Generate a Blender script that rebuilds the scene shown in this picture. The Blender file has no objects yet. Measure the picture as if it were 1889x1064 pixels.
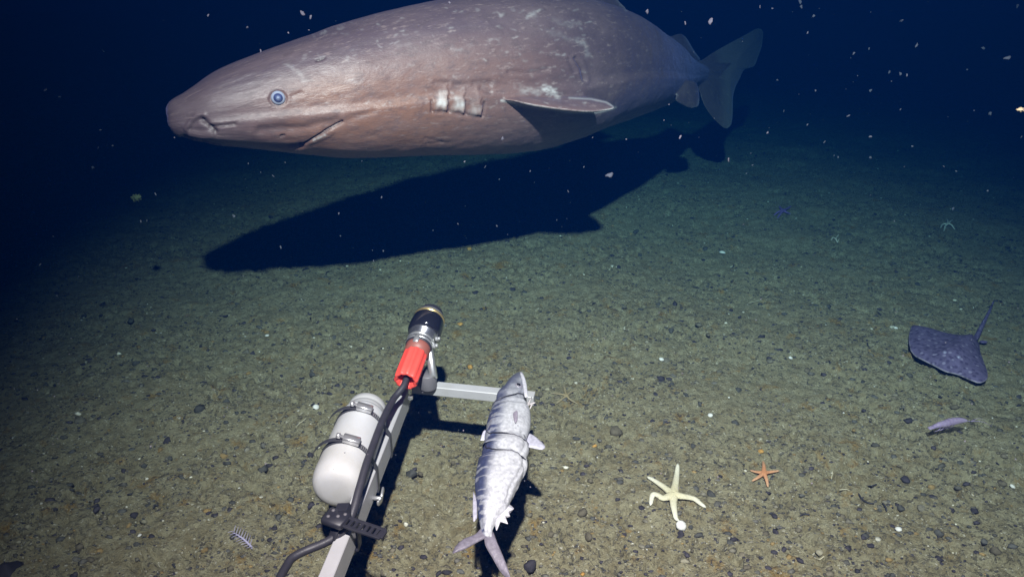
import bpy, math, random
import numpy as np
from mathutils import Vector
from mathutils.bvhtree import BVHTree

random.seed(7)
RNG = np.random.default_rng(7)
scene = bpy.context.scene
COL = scene.collection

# ------------------------------------------------------------------ camera
PW, PH, FPX = 1889.0, 1064.0, 1231.0          # pixel frame used for measuring sight lines
PITCH = math.radians(24.0)
CAM = np.array([0.0, 0.0, 1.0])
cam_data = bpy.data.cameras.new('camera')
cam_data.sensor_width = 36.0
cam_data.lens = 36.0 * FPX / PW
cam_data.clip_start = 0.02
cam_data.clip_end = 200.0
cam = bpy.data.objects.new('camera', cam_data)
cam.location = CAM
cam.rotation_euler = (math.radians(90) - PITCH, 0, 0)
COL.objects.link(cam)
scene.camera = cam

# ------------------------------------------------------------------ world: unlit deep water, faint blue
world = bpy.data.worlds.new('World')
scene.world = world
world.use_nodes = True
wbg = world.node_tree.nodes['Background']
wbg.inputs['Color'].default_value = (0.0, 0.13, 1.0, 1)
wbg.inputs['Strength'].default_value = 0.015

# ------------------------------------------------------------------ the lander's lamp above the camera
lamp_data = bpy.data.lights.new('lander_lamp', 'SPOT')
lamp_data.energy = 1260.0
lamp_data.color = (1.0, 0.478, 0.462)
lamp_data.spot_size = math.radians(79)
lamp_data.spot_blend = 1.0
lamp_data.shadow_soft_size = 0.03
lamp = bpy.data.objects.new('lander_lamp', lamp_data)
LAMP = np.array([0.015, -0.11, 1.99])
lamp.location = LAMP
lamp.rotation_euler = (Vector((0.33, 1.74, 0.0)) - Vector(LAMP)).to_track_quat('-Z', 'Y').to_euler()
COL.objects.link(lamp)

# ------------------------------------------------------------------ exposure and sampling
scene.view_settings.view_transform = 'Standard'
scene.view_settings.look = 'None'
scene.view_settings.exposure = 0.0
scene.view_settings.gamma = 1.0
scene.view_settings.use_curve_mapping = False
scene.cycles.use_denoising = True
scene.cycles.max_bounces = 6
scene.cycles.volume_bounces = 1
scene.cycles.sample_clamp_indirect = 4.0

# ================================================================== helpers
CP, SP = math.cos(PITCH), math.sin(PITCH)
RX = np.array([1.0, 0, 0]); UP = np.array([0, SP, CP]); FW = np.array([0, CP, -SP])

def ray(px, py):
    return RX * ((px - PW / 2) / FPX) + UP * ((PH / 2 - py) / FPX) + FW

def at(px, py, d):
    """point on the sight line of a measured pixel at depth d"""
    return CAM + ray(px, py) * d

def on_level(px, py, z=0.0):
    r = ray(px, py)
    return CAM + r * ((z - CAM[2]) / r[2])

def depth_of(p):
    return float(np.dot(np.asarray(p) - CAM, FW))

def project(P):
    v = P - CAM
    d = v @ FW
    return np.stack([PW / 2 + FPX * (v @ RX) / d, PH / 2 - FPX * (v @ UP) / d], -1)

_tab = {}
def vnoise(x, y, seed):
    if seed not in _tab:
        _tab[seed] = np.random.default_rng(1000 + seed).random((256, 256))
    t = _tab[seed]
    xi = np.floor(x).astype(int); yi = np.floor(y).astype(int)
    fx = x - xi; fy = y - yi
    fx = fx * fx * (3 - 2 * fx); fy = fy * fy * (3 - 2 * fy)
    a = t[xi & 255, yi & 255]; b = t[(xi + 1) & 255, yi & 255]
    c = t[xi & 255, (yi + 1) & 255]; d = t[(xi + 1) & 255, (yi + 1) & 255]
    return (a * (1 - fx) + b * fx) * (1 - fy) + (c * (1 - fx) + d * fx) * fy

def bed_height(x, y):
    x = np.asarray(x, float); y = np.asarray(y, float)
    u = 0.8 * x - 0.6 * y; v = 0.6 * x + 0.8 * y
    h = 0.045 * (vnoise(x / .9 + 3, y / .9, 1) - .5) + 0.024 * (vnoise(u / .22, v / .22, 2) - .5)
    h += 0.0085 * (vnoise(x / .07, y / .07, 3) - .5)
    h += 0.0085 * (vnoise(u / .03, v / .03, 4) - .5)
    h += 0.0060 * (vnoise(x / .015, y / .015, 5) - .5)
    h += 0.0032 * (vnoise(u / .0085, v / .0075, 8) - .5)
    p = vnoise(v / .015, u / .026, 6) * (0.6 + .55 * vnoise(x / .2, y / .2, 7))
    h -= 0.016 * np.clip((p - .64) * 8, 0, 1)
    return h

def bed(px, py):
    p = on_level(px, py, 0.0)
    for _ in range(3):
        p = on_level(px, py, float(bed_height(p[0], p[1])))
    return p

def bed_soft(px, py):
    p = bed(px, py)
    a = np.linspace(0, 2 * math.pi, 8, endpoint=False)
    h = bed_height(p[0] + .012 * np.cos(a), p[1] + .012 * np.sin(a))
    p[2] = .6 * h.mean() + .4 * h.max(); return p

def tag(o, label=None, cat=None, group=None, kind=None):
    if label: o['label'] = label
    if cat: o['category'] = cat
    if group: o['group'] = group
    if kind: o['kind'] = kind
    return o

def make_mesh(name, verts, faces, smooth=True):
    m = bpy.data.meshes.new(name)
    m.from_pydata([tuple(map(float, v)) for v in verts], [], faces)
    m.update()
    if smooth:
        m.shade_smooth()
    return m

def obj(name, mesh, mat=None, parent=None):
    o = bpy.data.objects.new(name, mesh)
    COL.objects.link(o)
    if mat is not None and mesh is not None and not mesh.materials:
        mesh.materials.append(mat)
    if parent is not None:
        o.parent = parent
        o.matrix_parent_inverse = parent.matrix_basis.inverted()
    return o

def empty(name, loc):
    o = bpy.data.objects.new(name, None)
    o.empty_display_size = .05
    o.location = tuple(map(float, loc))
    COL.objects.link(o)
    return o

def unit(v):
    v = np.asarray(v, float)
    return v / np.linalg.norm(v)

def loft(rings, cap0=True, cap1=True, closed=False):
    n = len(rings[0]); V = [p for r in rings for p in r]; Fc = []
    m = len(rings)
    for i in range(m if closed else m - 1):
        a = i * n; b = ((i + 1) % m) * n
        for j in range(n):
            k = (j + 1) % n
            Fc.append((a + j, a + k, b + k, b + j))
    if not closed:
        if cap0: Fc.append(tuple(range(n))[::-1])
        if cap1: Fc.append(tuple(range((m - 1) * n, m * n)))
    return V, Fc

def frame(d, up=(0, 0, 1)):
    d = unit(d); s = np.cross(d, up)
    if np.linalg.norm(s) < 1e-4: s = np.cross(d, (1, 0, 0))
    s = unit(s); return d, s, np.cross(s, d)

def smooth_path(pts, n):
    pts = np.asarray(pts, float)
    t = np.r_[0, np.cumsum(np.linalg.norm(np.diff(pts, axis=0), axis=1))]
    return np.stack([cubic(t, pts[:, k], np.linspace(0, t[-1], n)) for k in range(pts.shape[1])], -1)

def cubic(x, y, q):
    x = np.asarray(x, float); y = np.asarray(y, float); q = np.asarray(q, float)
    d = np.diff(y) / np.diff(x)
    m = np.empty_like(y); m[0] = d[0]; m[-1] = d[-1]
    for i in range(1, len(y) - 1):
        m[i] = 0 if d[i - 1] * d[i] <= 0 else 2 * d[i - 1] * d[i] / (d[i - 1] + d[i])
    i = np.clip(np.searchsorted(x, q) - 1, 0, len(x) - 2)
    h = x[i + 1] - x[i]; t = (q - x[i]) / h
    return ((2*t**3 - 3*t**2 + 1) * y[i] + (t**3 - 2*t**2 + t) * h * m[i]
            + (-2*t**3 + 3*t**2) * y[i + 1] + (t**3 - t**2) * h * m[i + 1])

def tube(path, radii, n=10):
    path = np.asarray(path, float)
    radii = np.broadcast_to(np.asarray(radii, float), (len(path),))
    tan = np.gradient(path, axis=0); rings = []
    s0 = None
    for p, t, r in zip(path, tan, radii):
        d, s, u = frame(t)
        if s0 is not None:
            s = unit(s0 - d * np.dot(s0, d)); u = np.cross(s, d)
        s0 = s
        a = np.linspace(0, 2 * math.pi, n, endpoint=False)
        rings.append([p + r * (math.cos(x) * s + math.sin(x) * u) for x in a])
    return loft(rings)

def lathe(p0, d, prof, n=28, lobes=0, lobe_amp=0.0):
    d, s, u = frame(d); rings = []
    a = np.linspace(0, 2 * math.pi, n, endpoint=False)
    for t, r in prof:
        rr = r * (1 + (lobe_amp * np.sign(np.cos(lobes * a)) if lobes else 0 * a))
        rings.append([p0 + d * t + rr[i] * (math.cos(a[i]) * s + math.sin(a[i]) * u) for i in range(n)])
    return loft(rings)

def box(c, ax, ay, az, hx, hy, hz, bev=0.0):
    """bevelled box from centre, unit axes and half sizes"""
    c = np.asarray(c, float); rings = []
    def prof(x, k):
        b = bev
        P = [(-hy + b, -hz), (hy - b, -hz), (hy, -hz + b), (hy, hz - b), (hy - b, hz), (-hy + b, hz), (-hy, hz - b), (-hy, -hz + b)]
        return [c + ax * x + ay * (p[0] * k) + az * (p[1] * k) for p in P]
    kk = 1 - bev / max(hy, hz) if bev else 1
    st = [(-hx, kk), (-hx + bev, 1), (hx - bev, 1), (hx, kk)] if bev else [(-hx, 1), (hx, 1)]
    for x, k in st: rings.append(prof(x, k))
    return loft(rings)

def merge(*vf):
    V, Fc = [], []
    for v, f in vf:
        o = len(V); V += list(v); Fc += [tuple(i + o for i in q) for q in f]
    return V, Fc

def set_color(mesh, name, cols):
    a = mesh.color_attributes.new(name, 'FLOAT_COLOR', 'POINT')
    c = np.ones((len(mesh.vertices), 4), np.float32); c[:, :cols.shape[1]] = cols
    a.data.foreach_set('color', c.ravel())

# ------------------------------------------------------------------ materials
def nt(name):
    m = bpy.data.materials.new(name); m.use_nodes = True
    t = m.node_tree
    return m, t, t.nodes['Principled BSDF'], t.nodes, t.links

def plain(name, col, rough=.5, metal=0.0, var=0.12, scale=40.0, bump=0.0, bscale=200.0, spec=.5, sss=0.0, coat=0.0, grime=None):
    m, t, b, N, L = nt(name)
    tc = N.new('ShaderNodeTexCoord')
    n = N.new('ShaderNodeTexNoise'); n.inputs['Scale'].default_value = scale; n.inputs['Detail'].default_value = 6
    L.new(tc.outputs['Object'], n.inputs['Vector'])
    mx = N.new('ShaderNodeMix'); mx.data_type = 'RGBA'
    mx.inputs[6].default_value = (*[c * (1 - var) for c in col], 1)
    mx.inputs[7].default_value = (*[min(1, c * (1 + var)) for c in col], 1)
    L.new(n.outputs['Fac'], mx.inputs[0])
    out = mx.outputs[2]
    if grime:
        g = N.new('ShaderNodeTexNoise'); g.inputs['Scale'].default_value = scale * .35; g.inputs['Detail'].default_value = 8
        g.inputs['Roughness'].default_value = .7
        L.new(tc.outputs['Object'], g.inputs['Vector'])
        r = N.new('ShaderNodeMapRange'); r.inputs[1].default_value = .55; r.inputs[2].default_value = .75
        L.new(g.outputs['Fac'], r.inputs[0])
        m2 = N.new('ShaderNodeMix'); m2.data_type = 'RGBA'
        L.new(r.outputs[0], m2.inputs[0]); L.new(out, m2.inputs[6]); m2.inputs[7].default_value = (*grime, 1)
        out = m2.outputs[2]
    L.new(out, b.inputs['Base Color'])
    rr = N.new('ShaderNodeMapRange'); rr.inputs[3].default_value = max(0, rough - .1); rr.inputs[4].default_value = min(1, rough + .12)
    L.new(n.outputs['Fac'], rr.inputs[0]); L.new(rr.outputs[0], b.inputs['Roughness'])
    b.inputs['Metallic'].default_value = metal
    b.inputs['Specular IOR Level'].default_value = spec
    b.inputs['Coat Weight'].default_value = coat
    if sss:
        b.inputs['Subsurface Weight'].default_value = sss
        b.inputs['Subsurface Radius'].default_value = (.01, .008, .006)
    if bump:
        bn = N.new('ShaderNodeTexNoise'); bn.inputs['Scale'].default_value = bscale; bn.inputs['Detail'].default_value = 4
        L.new(tc.outputs['Object'], bn.inputs['Vector'])
        bp = N.new('ShaderNodeBump'); bp.inputs['Strength'].default_value = bump; bp.inputs['Distance'].default_value = .002
        L.new(bn.outputs['Fac'], bp.inputs['Height']); L.new(bp.outputs[0], b.inputs['Normal'])
    return m

def vcol(name, attr='col', rough=.7, bump=.5, bscale=260.0, dist=.003, spec=.3, sss=0.0, coat=0.0, var=.25, vscale=120.0):
    m, t, b, N, L = nt(name)
    a = N.new('ShaderNodeAttribute'); a.attribute_name = attr
    tc = N.new('ShaderNodeTexCoord')
    n = N.new('ShaderNodeTexNoise'); n.inputs['Scale'].default_value = vscale; n.inputs['Detail'].default_value = 6
    L.new(tc.outputs['Object'], n.inputs['Vector'])
    r = N.new('ShaderNodeMapRange'); r.inputs[1].default_value = .3; r.inputs[2].default_value = .7
    r.inputs[3].default_value = 1 - var; r.inputs[4].default_value = 1 + var
    L.new(n.outputs['Fac'], r.inputs[0])
    mu = N.new('ShaderNodeVectorMath'); mu.operation = 'SCALE'
    L.new(a.outputs['Color'], mu.inputs[0]); L.new(r.outputs[0], mu.inputs['Scale'])
    L.new(mu.outputs[0], b.inputs['Base Color'])
    b.inputs['Roughness'].default_value = rough
    b.inputs['Specular IOR Level'].default_value = spec
    b.inputs['Coat Weight'].default_value = coat
    if sss:
        b.inputs['Subsurface Weight'].default_value = sss
        b.inputs['Subsurface Radius'].default_value = (.008, .006, .005)
    bn = N.new('ShaderNodeTexNoise'); bn.inputs['Scale'].default_value = bscale; bn.inputs['Detail'].default_value = 5
    L.new(tc.outputs['Object'], bn.inputs['Vector'])
    bp = N.new('ShaderNodeBump'); bp.inputs['Strength'].default_value = bump; bp.inputs['Distance'].default_value = dist
    L.new(bn.outputs['Fac'], bp.inputs['Height']); L.new(bp.outputs[0], b.inputs['Normal'])
    return m

def seabed_material():
    m, t, b, N, L = nt('silty_gravel_seabed')
    geo = N.new('ShaderNodeNewGeometry')
    def noise(scale, detail=6, rough=.6):
        n = N.new('ShaderNodeTexNoise'); n.inputs['Scale'].default_value = scale
        n.inputs['Detail'].default_value = detail; n.inputs['Roughness'].default_value = rough
        L.new(geo.outputs['Position'], n.inputs['Vector']); return n
    def ramp(n, a, z):
        r = N.new('ShaderNodeMapRange'); r.inputs[1].default_value = a; r.inputs[2].default_value = z
        L.new(n.outputs['Fac'], r.inputs[0]); return r.outputs[0]
    def mix(f, a, z):
        x = N.new('ShaderNodeMix'); x.data_type = 'RGBA'
        if hasattr(f, 'links'): L.new(f, x.inputs[0])
        else: x.inputs[0].default_value = f
        for s, v in ((6, a), (7, z)):
            if hasattr(v, 'links'): L.new(v, x.inputs[s])
            else: x.inputs[s].default_value = (*v, 1)
        return x.outputs[2]
    c = mix(ramp(noise(3.0, 5), .35, .65), (.265, .214, .120), (.320, .268, .160))
    c = mix(ramp(noise(38, 6, .7), .40, .60), c, (.40, .35, .225))
    c = mix(ramp(noise(13, 6, .7), .57, .68), c, (.35, .22, .075))           # ochre silt patches
    silt = ramp(noise(5.5, 4, .55), .40, .56)                                   # 1 where grit shows, 0 where silt covers it
    def grit(n, a_, z_, top):
        mu = N.new('ShaderNodeMath'); mu.operation = 'MULTIPLY'; L.new(ramp(n, a_, z_), mu.inputs[0]); L.new(silt, mu.inputs[1])
        m2 = N.new('ShaderNodeMath'); m2.operation = 'MULTIPLY_ADD'; L.new(mu.outputs[0], m2.inputs[0]); m2.inputs[1].default_value = top * .6
        m3 = N.new('ShaderNodeMath'); m3.operation = 'MULTIPLY'; L.new(ramp(n, a_, z_), m3.inputs[0]); m3.inputs[1].default_value = top * .4
        L.new(m3.outputs[0], m2.inputs[2]); return m2.outputs[0]
    c = mix(grit(noise(95, 5, .7), .52, .60, .75), c, (.085, .076, .062))       # dark grains
    c = mix(grit(noise(52, 6, .75), .60, .65, .85), c, (.055, .05, .05))
    c = mix(ramp(noise(150, 3, .6), .63, .69), c, (.68, .62, .50))             # pale grains
    L.new(c, b.inputs['Base Color'])
    b.inputs['Roughness'].default_value = .95
    b.inputs['Specular IOR Level'].default_value = .1
    h1 = noise(120, 6, .75); h2 = noise(320, 3, .6)
    ad = N.new('ShaderNodeMath'); ad.operation = 'MULTIPLY_ADD'; ad.inputs[1].default_value = .5
    L.new(h2.outputs['Fac'], ad.inputs[0]); L.new(h1.outputs['Fac'], ad.inputs[2])
    bp = N.new('ShaderNodeBump'); bp.inputs['Strength'].default_value = 1.0; bp.inputs['Distance'].default_value = .014
    L.new(ad.outputs[0], bp.inputs['Height']); L.new(bp.outputs[0], b.inputs['Normal'])
    return m

M = {}
M['seabed'] = seabed_material()
M['stone'] = vcol('stone_from_colour', 'col', rough=.8, bump=.6, bscale=300, dist=.002, spec=.25, var=.3, vscale=200)
M['aluminium'] = plain('brushed_aluminium', (.40, .40, .415), rough=.5, metal=.15, var=.10, scale=30, bump=.08, grime=(.36, .35, .33))
M['delrin'] = plain('white_plastic', (.45, .455, .47), rough=.42, var=.04, scale=8, bump=.05, bscale=60, spec=.4, sss=.1, grime=(.37, .365, .34))
M['steel'] = plain('stainless_steel', (.62, .62, .63), rough=.3, metal=.8, var=.12, scale=90)
M['band'] = plain('dark_worm_band', (.10, .10, .115), rough=.38, metal=.6, var=.3, scale=160)
M['rubber'] = plain('black_rubber', (.028, .027, .034), rough=.5, var=.2, scale=80, bump=.15, bscale=300)
M['strap'] = plain('black_rubber_strap', (.018, .018, .024), rough=.45, var=.2, scale=80)
M['glass'] = plain('dark_glass', (.012, .012, .016), rough=.1, var=.1, scale=50, coat=.8, spec=.8)
M['chrome'] = plain('dark_polished_metal', (.42, .42, .45), rough=.2, metal=.9, var=.2, scale=60)
M['brass'] = plain('brass_ring', (.62, .48, .22), rough=.3, metal=.8, var=.15, scale=80)
M['red'] = plain('coral_red_plastic', (.76, .075, .055), rough=.45, var=.06, scale=60, bump=.06)
M['rust'] = plain('red_brown_seal', (.23, .075, .055), rough=.5)
M['grey'] = plain('dark_grey_plastic', (.11, .105, .115), rough=.55, var=.2, scale=60)
M['wire'] = plain('thin_dark_wire', (.05, .05, .06), rough=.4, metal=.5)

# ================================================================== the setting
def build_seabed():
    ys = [-1.6]
    while ys[-1] < 40.0:
        y = ys[-1]
        ys.append(y + (.02 if y < .35 else .0042 if y < 1 else .0042 * y ** 1.35))
    ys = np.array(ys)
    u = np.linspace(-1, 1, 860); u = .62 * u + .38 * u ** 3
    w = np.minimum(.95 + 1.05 * np.maximum(ys, 0), 24.0)
    X = u[None, :] * w[:, None]; Y = np.repeat(ys[:, None], len(u), 1)
    Z = bed_height(X, Y)
    V = np.stack([X, Y, Z], -1).reshape(-1, 3).astype(np.float32)
    r, c = X.shape
    i = (np.arange(r - 1)[:, None] * c + np.arange(c - 1)[None, :]).ravel()
    Q = np.stack([i, i + 1, i + c + 1, i + c], -1).astype(np.int32)
    m = bpy.data.meshes.new('seabed')
    m.vertices.add(len(V)); m.vertices.foreach_set('co', V.ravel())
    m.loops.add(Q.size); m.loops.foreach_set('vertex_index', Q.ravel())
    m.polygons.add(len(Q)); m.polygons.foreach_set('loop_start', np.arange(0, Q.size, 4, dtype=np.int32))
    m.update(calc_edges=True); m.shade_smooth()
    tag(obj('seabed', m, M['seabed']), kind='structure')
build_seabed()

def build_haze():
    V, Fc = box((0, 19.4, 1.15), np.array([1., 0, 0]), np.array([0, 1., 0]), np.array([0, 0, 1.]), 25.5, 22.5, 2.25)
    m, t, b, N, L = nt('sea_water')
    N.remove(b)
    v = N.new('ShaderNodeVolumePrincipled')
    v.inputs['Color'].default_value = (.001, .0225, .112, 1)
    v.inputs['Absorption Color'].default_value = (.0, .612, .752, 1)
    v.inputs['Density'].default_value = .28
    v.inputs['Anisotropy'].default_value = .3
    L.new(v.outputs[0], N['Material Output'].inputs['Volume'])
    o = obj('haze', make_mesh('haze', V, Fc, False), m)
    tag(o, kind='stuff')
build_haze()

# ================================================================== shark
TOP = [(310,223),(310.8,209),(314,199),(321,191),(334,182),(352,173),(400,146),(470,108),(560,71),(640,42),(720,19),(800,2),(870,-8),(960,-14),(1050,-9),(1110,4),(1160,22),(1210,50),(1240,71),(1262,92),(1290,114),(1310,126)]
BOT = [(310,223),(310.8,237),(314,246),(321,252),(334,256),(352,260),(400,271),(470,276),(560,284),(640,291),(720,289),(800,286),(870,285),(960,281),(1050,261),(1110,238),(1160,220),(1210,202),(1250,184),(1290,156),(1310,148)]
DEP = [(310,1.52),(400,1.55),(500,1.61),(700,1.75),(900,1.93),(1050,2.16),(1150,2.42),(1220,2.72),(1290,3.10),(1310,3.22)]
WID = [(310,1.1),(330,1.12),(400,1.08),(560,.98),(750,.92),(900,.9),(1050,.86),(1160,.80),(1250,.66),(1310,.5)]

def build_shark():
    q = np.linspace(0, 1, 150) ** 1.7 * 1000 + 310.15
    tx, ty = zip(*TOP); bx_, by = zip(*BOT)
    top = cubic(tx, ty, q); bot = cubic(bx_, by, q)
    k = np.maximum(0, 1 - (q - 310) / 14) ; 
    dep = cubic(*zip(*DEP), q); wid = cubic(*zip(*WID), q)
    goal_t, goal_b = top.copy(), bot.copy()
    slt, slb = np.gradient(goal_t, q), np.gradient(goal_b, q)
    for it in range(5):                                       # correct the rings until their envelope has the measured outline
        C = np.array([at(a, (t + b) / 2, d) for a, t, b, d in zip(q, top, bot, dep)])
        A = (bot - top) / 2 * dep / FPX
        T = np.gradient(C, axis=0); T /= np.linalg.norm(T, axis=1)[:, None]; T[:6] = T[8]
        Nn = np.cross(np.array([0, 0, 1.]), T); Nn /= np.linalg.norm(Nn, axis=1)[:, None]; Vv = np.cross(T, Nn)
        aa = np.linspace(0, 2 * math.pi, 48, endpoint=False)
        P = C[:, None] + (A * wid)[:, None, None] * np.cos(aa)[None, :, None] * Nn[:, None] + A[:, None, None] * np.sin(aa)[None, :, None] * Vv[:, None]
        pp = project(P.reshape(-1, 3))
        for i in range(12, len(q) - 3):
            near_ = np.abs(pp[:, 0] - q[i]) < min(7.0, 1.5 + .12 * (q[i] - 310))
            if near_.sum() < 4: continue
            k_ = .6 * min(1., max(0., (q[i] - 430) / 250))
            top[i] += k_ * (goal_t[i] - (pp[near_, 1] - slt[i] * (pp[near_, 0] - q[i])).min())
            bot[i] += k_ * (goal_b[i] - (pp[near_, 1] - slb[i] * (pp[near_, 0] - q[i])).max())
        for _ in range(4):
            for ar, go in ((top, goal_t), (bot, goal_b)):
                dv = ar - go; dv[1:-1] = (dv[:-2] + 2 * dv[1:-1] + dv[2:]) / 4; ar[:] = go + dv
    C = np.array([at(a, (t + b) / 2, d) for a, t, b, d in zip(q, top, bot, dep)])
    A = (bot - top) / 2 * dep / FPX
    # smooth the axis where the tip rounds off
    T = np.gradient(C, axis=0); T /= np.linalg.norm(T, axis=1)[:, None]
    T[:6] = T[8]
    for _ in range(3):
        T[1:-1] = (T[:-2] + T[1:-1] * 2 + T[2:]) / 4; T /= np.linalg.norm(T, axis=1)[:, None]
    Nn = np.cross(np.array([0, 0, 1.]), T); Nn /= np.linalg.norm(Nn, axis=1)[:, None]
    Nn *= np.sign(-(Nn @ FW))[:, None]                    # towards the viewer's side
    Vv = np.cross(T, Nn); Vv *= np.sign(Vv[:, 2])[:, None]
    B = A * wid
    n = 72; ph = np.linspace(0, 2 * math.pi, n, endpoint=False)
    cs = np.sign(np.cos(ph)) * np.abs(np.cos(ph)) ** .92; sn = np.sign(np.sin(ph)) * np.abs(np.sin(ph)) ** .92
    rings = []
    for i in range(len(q)):
        wide = np.where(sn < 0, 1.0 + .06 * np.abs(cs), 1.0)
        P = C[i] + (B[i] * cs * wide)[:, None] * Nn[i] + (A[i] * sn)[:, None] * Vv[i]
        rings.append(list(P))
    body = loft(rings)

    def side_hit(a, s):
        """index of the body station measured at pixel column a"""
        return int(np.argmin(np.abs(q - a)))

    def fin(outline, thick, root, nrm=None):
        """solid fin from a 3D outline, thick at its root and thin at its margin"""
        P = np.asarray(outline, float); c = P.mean(0)
        if nrm is None:
            nrm = unit(np.cross(P[len(P) // 3] - P[0], P[2 * len(P) // 3] - P[0]))
        m = len(P)
        ringsF = []
        levels = [(1.0, .14), (.93, .30), (.8, .52), (.55, .8), (.2, 1.0)]
        V = []; Fc = []
        for sgn in (1, -1):
            for sc, th in levels:
                for p in P:
                    V.append(c + (p - c) * sc + nrm * sgn * thick * th)
        L_ = len(levels)
        for si, sgn in enumerate((1, -1)):
            o = si * L_ * m
            for l in range(L_ - 1):
                for j in range(m):
                    k2 = (j + 1) % m
                    f = (o + l*m + j, o + l*m + k2, o + (l+1)*m + k2, o + (l+1)*m + j)
                    Fc.append(f if sgn > 0 else f[::-1])
            cap = tuple(o + (L_-1)*m + j for j in range(m))
            Fc.append(cap if sgn > 0 else cap[::-1])
        for j in range(m):
            k2 = (j + 1) % m
            Fc.append((j, L_*m + j, L_*m + k2, k2))
        return V, Fc

    fins = []
    # tail fin: lies in the upright plane that carries the tail on
    dcau = lambda a: 3.02 + (a - 1270) * .0046
    cau = [(1262,118),(1290,112),(1315,97),(1345,80),(1375,64),(1400,52),(1408,60),(1406,82),(1399,104),(1390,124),(1373,129),(1364,147),(1355,166),(1351,190),(1351,212),(1349,230),(1341,238),(1325,228),(1308,209),(1297,190),(1290,168),(1283,152),(1262,150)]
    ol = smooth_path([at(a, b, dcau(a)) for a, b in cau] + [at(*cau[0], dcau(cau[0][0]))], 80)[:-1]
    fins.append(fin(ol, .014, None))
    # second dorsal
    i2 = [(1220,72),(1240,66),(1254,62),(1264,68),(1273,82),(1282,97),(1292,110),(1276,118),(1240,104)]
    d2 = lambda a: 2.72 + (a - 1222) * .0055
    fins.append(fin(smooth_path([at(a, b, d2(a)) for a, b in i2] + [at(*i2[0], d2(i2[0][0]))], 40)[:-1], .014, None))
    # first dorsal, mostly above the picture
    i1 = [(1040,4),(1062,-14),(1085,-26),(1108,-28),(1126,-16),(1140,2),(1156,19),(1140,26),(1090,20)]
    d1 = lambda a: 2.13 + (a - 1040) * .0027
    fins.append(fin(smooth_path([at(a, b, d1(a)) for a, b in i1] + [at(*i1[0], d1(i1[0][0]))], 40)[:-1], .016, None))
    # pelvic fins
    pv = [(1262,148),(1280,150),(1288,164),(1290,184),(1287,198),(1276,200),(1258,193),(1246,183),(1252,166)]
    dp = lambda a: 2.62 + (a - 1246) * .004
    fins.append(fin(smooth_path([at(a, b, dp(a)) for a, b in pv] + [at(*pv[0], dp(pv[0][0]))], 36)[:-1], .013, None))
    j = side_hit(1255, 1); sh = -Nn[j] * .16 + T[j] * .05
    fins.append(fin(smooth_path([at(a, b, dp(a) + .0) + sh for a, b in pv] + [at(*pv[0], dp(pv[0][0])) + sh], 36)[:-1], .013, None))
    # pectoral fins: a blade that sweeps out and back, seen nearly edge on
    pec = [at(905,186,1.80), at(935,184,1.735), at(985,194,1.725), at(1050,203,1.735), at(1105,205,1.765), at(1134,199,1.80),
           at(1122,189,1.86), at(1085,182,1.93), at(1040,180,1.96), at(1010,182,1.98), at(960,190,1.98), at(920,190,1.92)]
    fins.append(fin(smooth_path(pec + [pec[0]], 60)[:-1], .015, None))
    j = side_hit(900, 1)
    mir = []
    for p in pec:
        rel = p - C[j]; k2 = np.dot(rel, Nn[j])
        p2 = p - 2 * k2 * Nn[j]; p2 = p2 + np.array([0, 0, -.07])
        mir.append(p2)
    fins.append(fin(smooth_path(mir + [mir[0]], 60)[:-1], .015, None))

    V, Fc = merge(body, *fins)
    raw = make_mesh('shark_raw', V, Fc)
    tmp = bpy.data.objects.new('shark_raw', raw); COL.objects.link(tmp)
    import bmesh
    bm = bmesh.new(); bm.from_mesh(raw)
    for comp in range(1):
        bmesh.ops.recalc_face_normals(bm, faces=bm.faces)
    bm.to_mesh(raw); bm.free()
    r = tmp.modifiers.new('r', 'REMESH'); r.mode = 'VOXEL'; r.voxel_size = .0034
    s = tmp.modifiers.new('s', 'SMOOTH'); s.factor = .5; s.iterations = 9
    dg = bpy.context.evaluated_depsgraph_get()
    me = bpy.data.meshes.new_from_object(tmp.evaluated_get(dg))
    bpy.data.objects.remove(tmp)
    nv = len(me.vertices); co = np.empty(nv * 3, np.float32); me.vertices.foreach_get('co', co); co = co.reshape(-1, 3).astype(float)
    nr = np.empty(nv * 3, np.float32); me.vertex_normals.foreach_get('vector', nr); nr = nr.reshape(-1, 3).astype(float)
    # body coordinates of every skin point
    idx = np.empty(nv, int)
    for a in range(0, nv, 20000):
        d2_ = ((co[a:a+20000, None, :] - C[None, ::2, :]) ** 2).sum(-1)
        idx[a:a+20000] = d2_.argmin(1) * 2
    arc = np.r_[0, np.cumsum(np.linalg.norm(np.diff(C, axis=0), axis=1))]
    rel = co - C[idx]
    sv = arc[idx] + (rel * T[idx]).sum(1)
    nn = (rel * Nn[idx]).sum(1); vv = (rel * Vv[idx]).sum(1)
    phi = np.arctan2(vv / np.maximum(A[idx], .01), nn / np.maximum(B[idx], .01))
    P2 = project(co)
    near = (nr @ FW) < .15
    onbody = (np.abs(nn) < B[idx] * 1.2 + .01) & (np.abs(vv) < A[idx] * 1.15 + .01)

    PW2 = P2 + 9 * np.stack([vnoise(P2[:, 0] / 13, P2[:, 1] / 13, 34) - .5, vnoise(P2[:, 0] / 11, P2[:, 1] / 11, 35) - .5], -1)
    def dist(poly, P2=P2):
        poly = np.asarray(poly, float); best = np.full(nv, 1e9)
        for a, b in zip(poly[:-1], poly[1:]):
            ab = b - a; t = np.clip(((P2 - a) @ ab) / (ab @ ab), 0, 1)
            best = np.minimum(best, np.linalg.norm(P2 - (a + t[:, None] * ab), axis=1))
        return best
    disp = np.zeros(nv)
    pale = np.zeros(nv); dark = np.zeros(nv)
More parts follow.
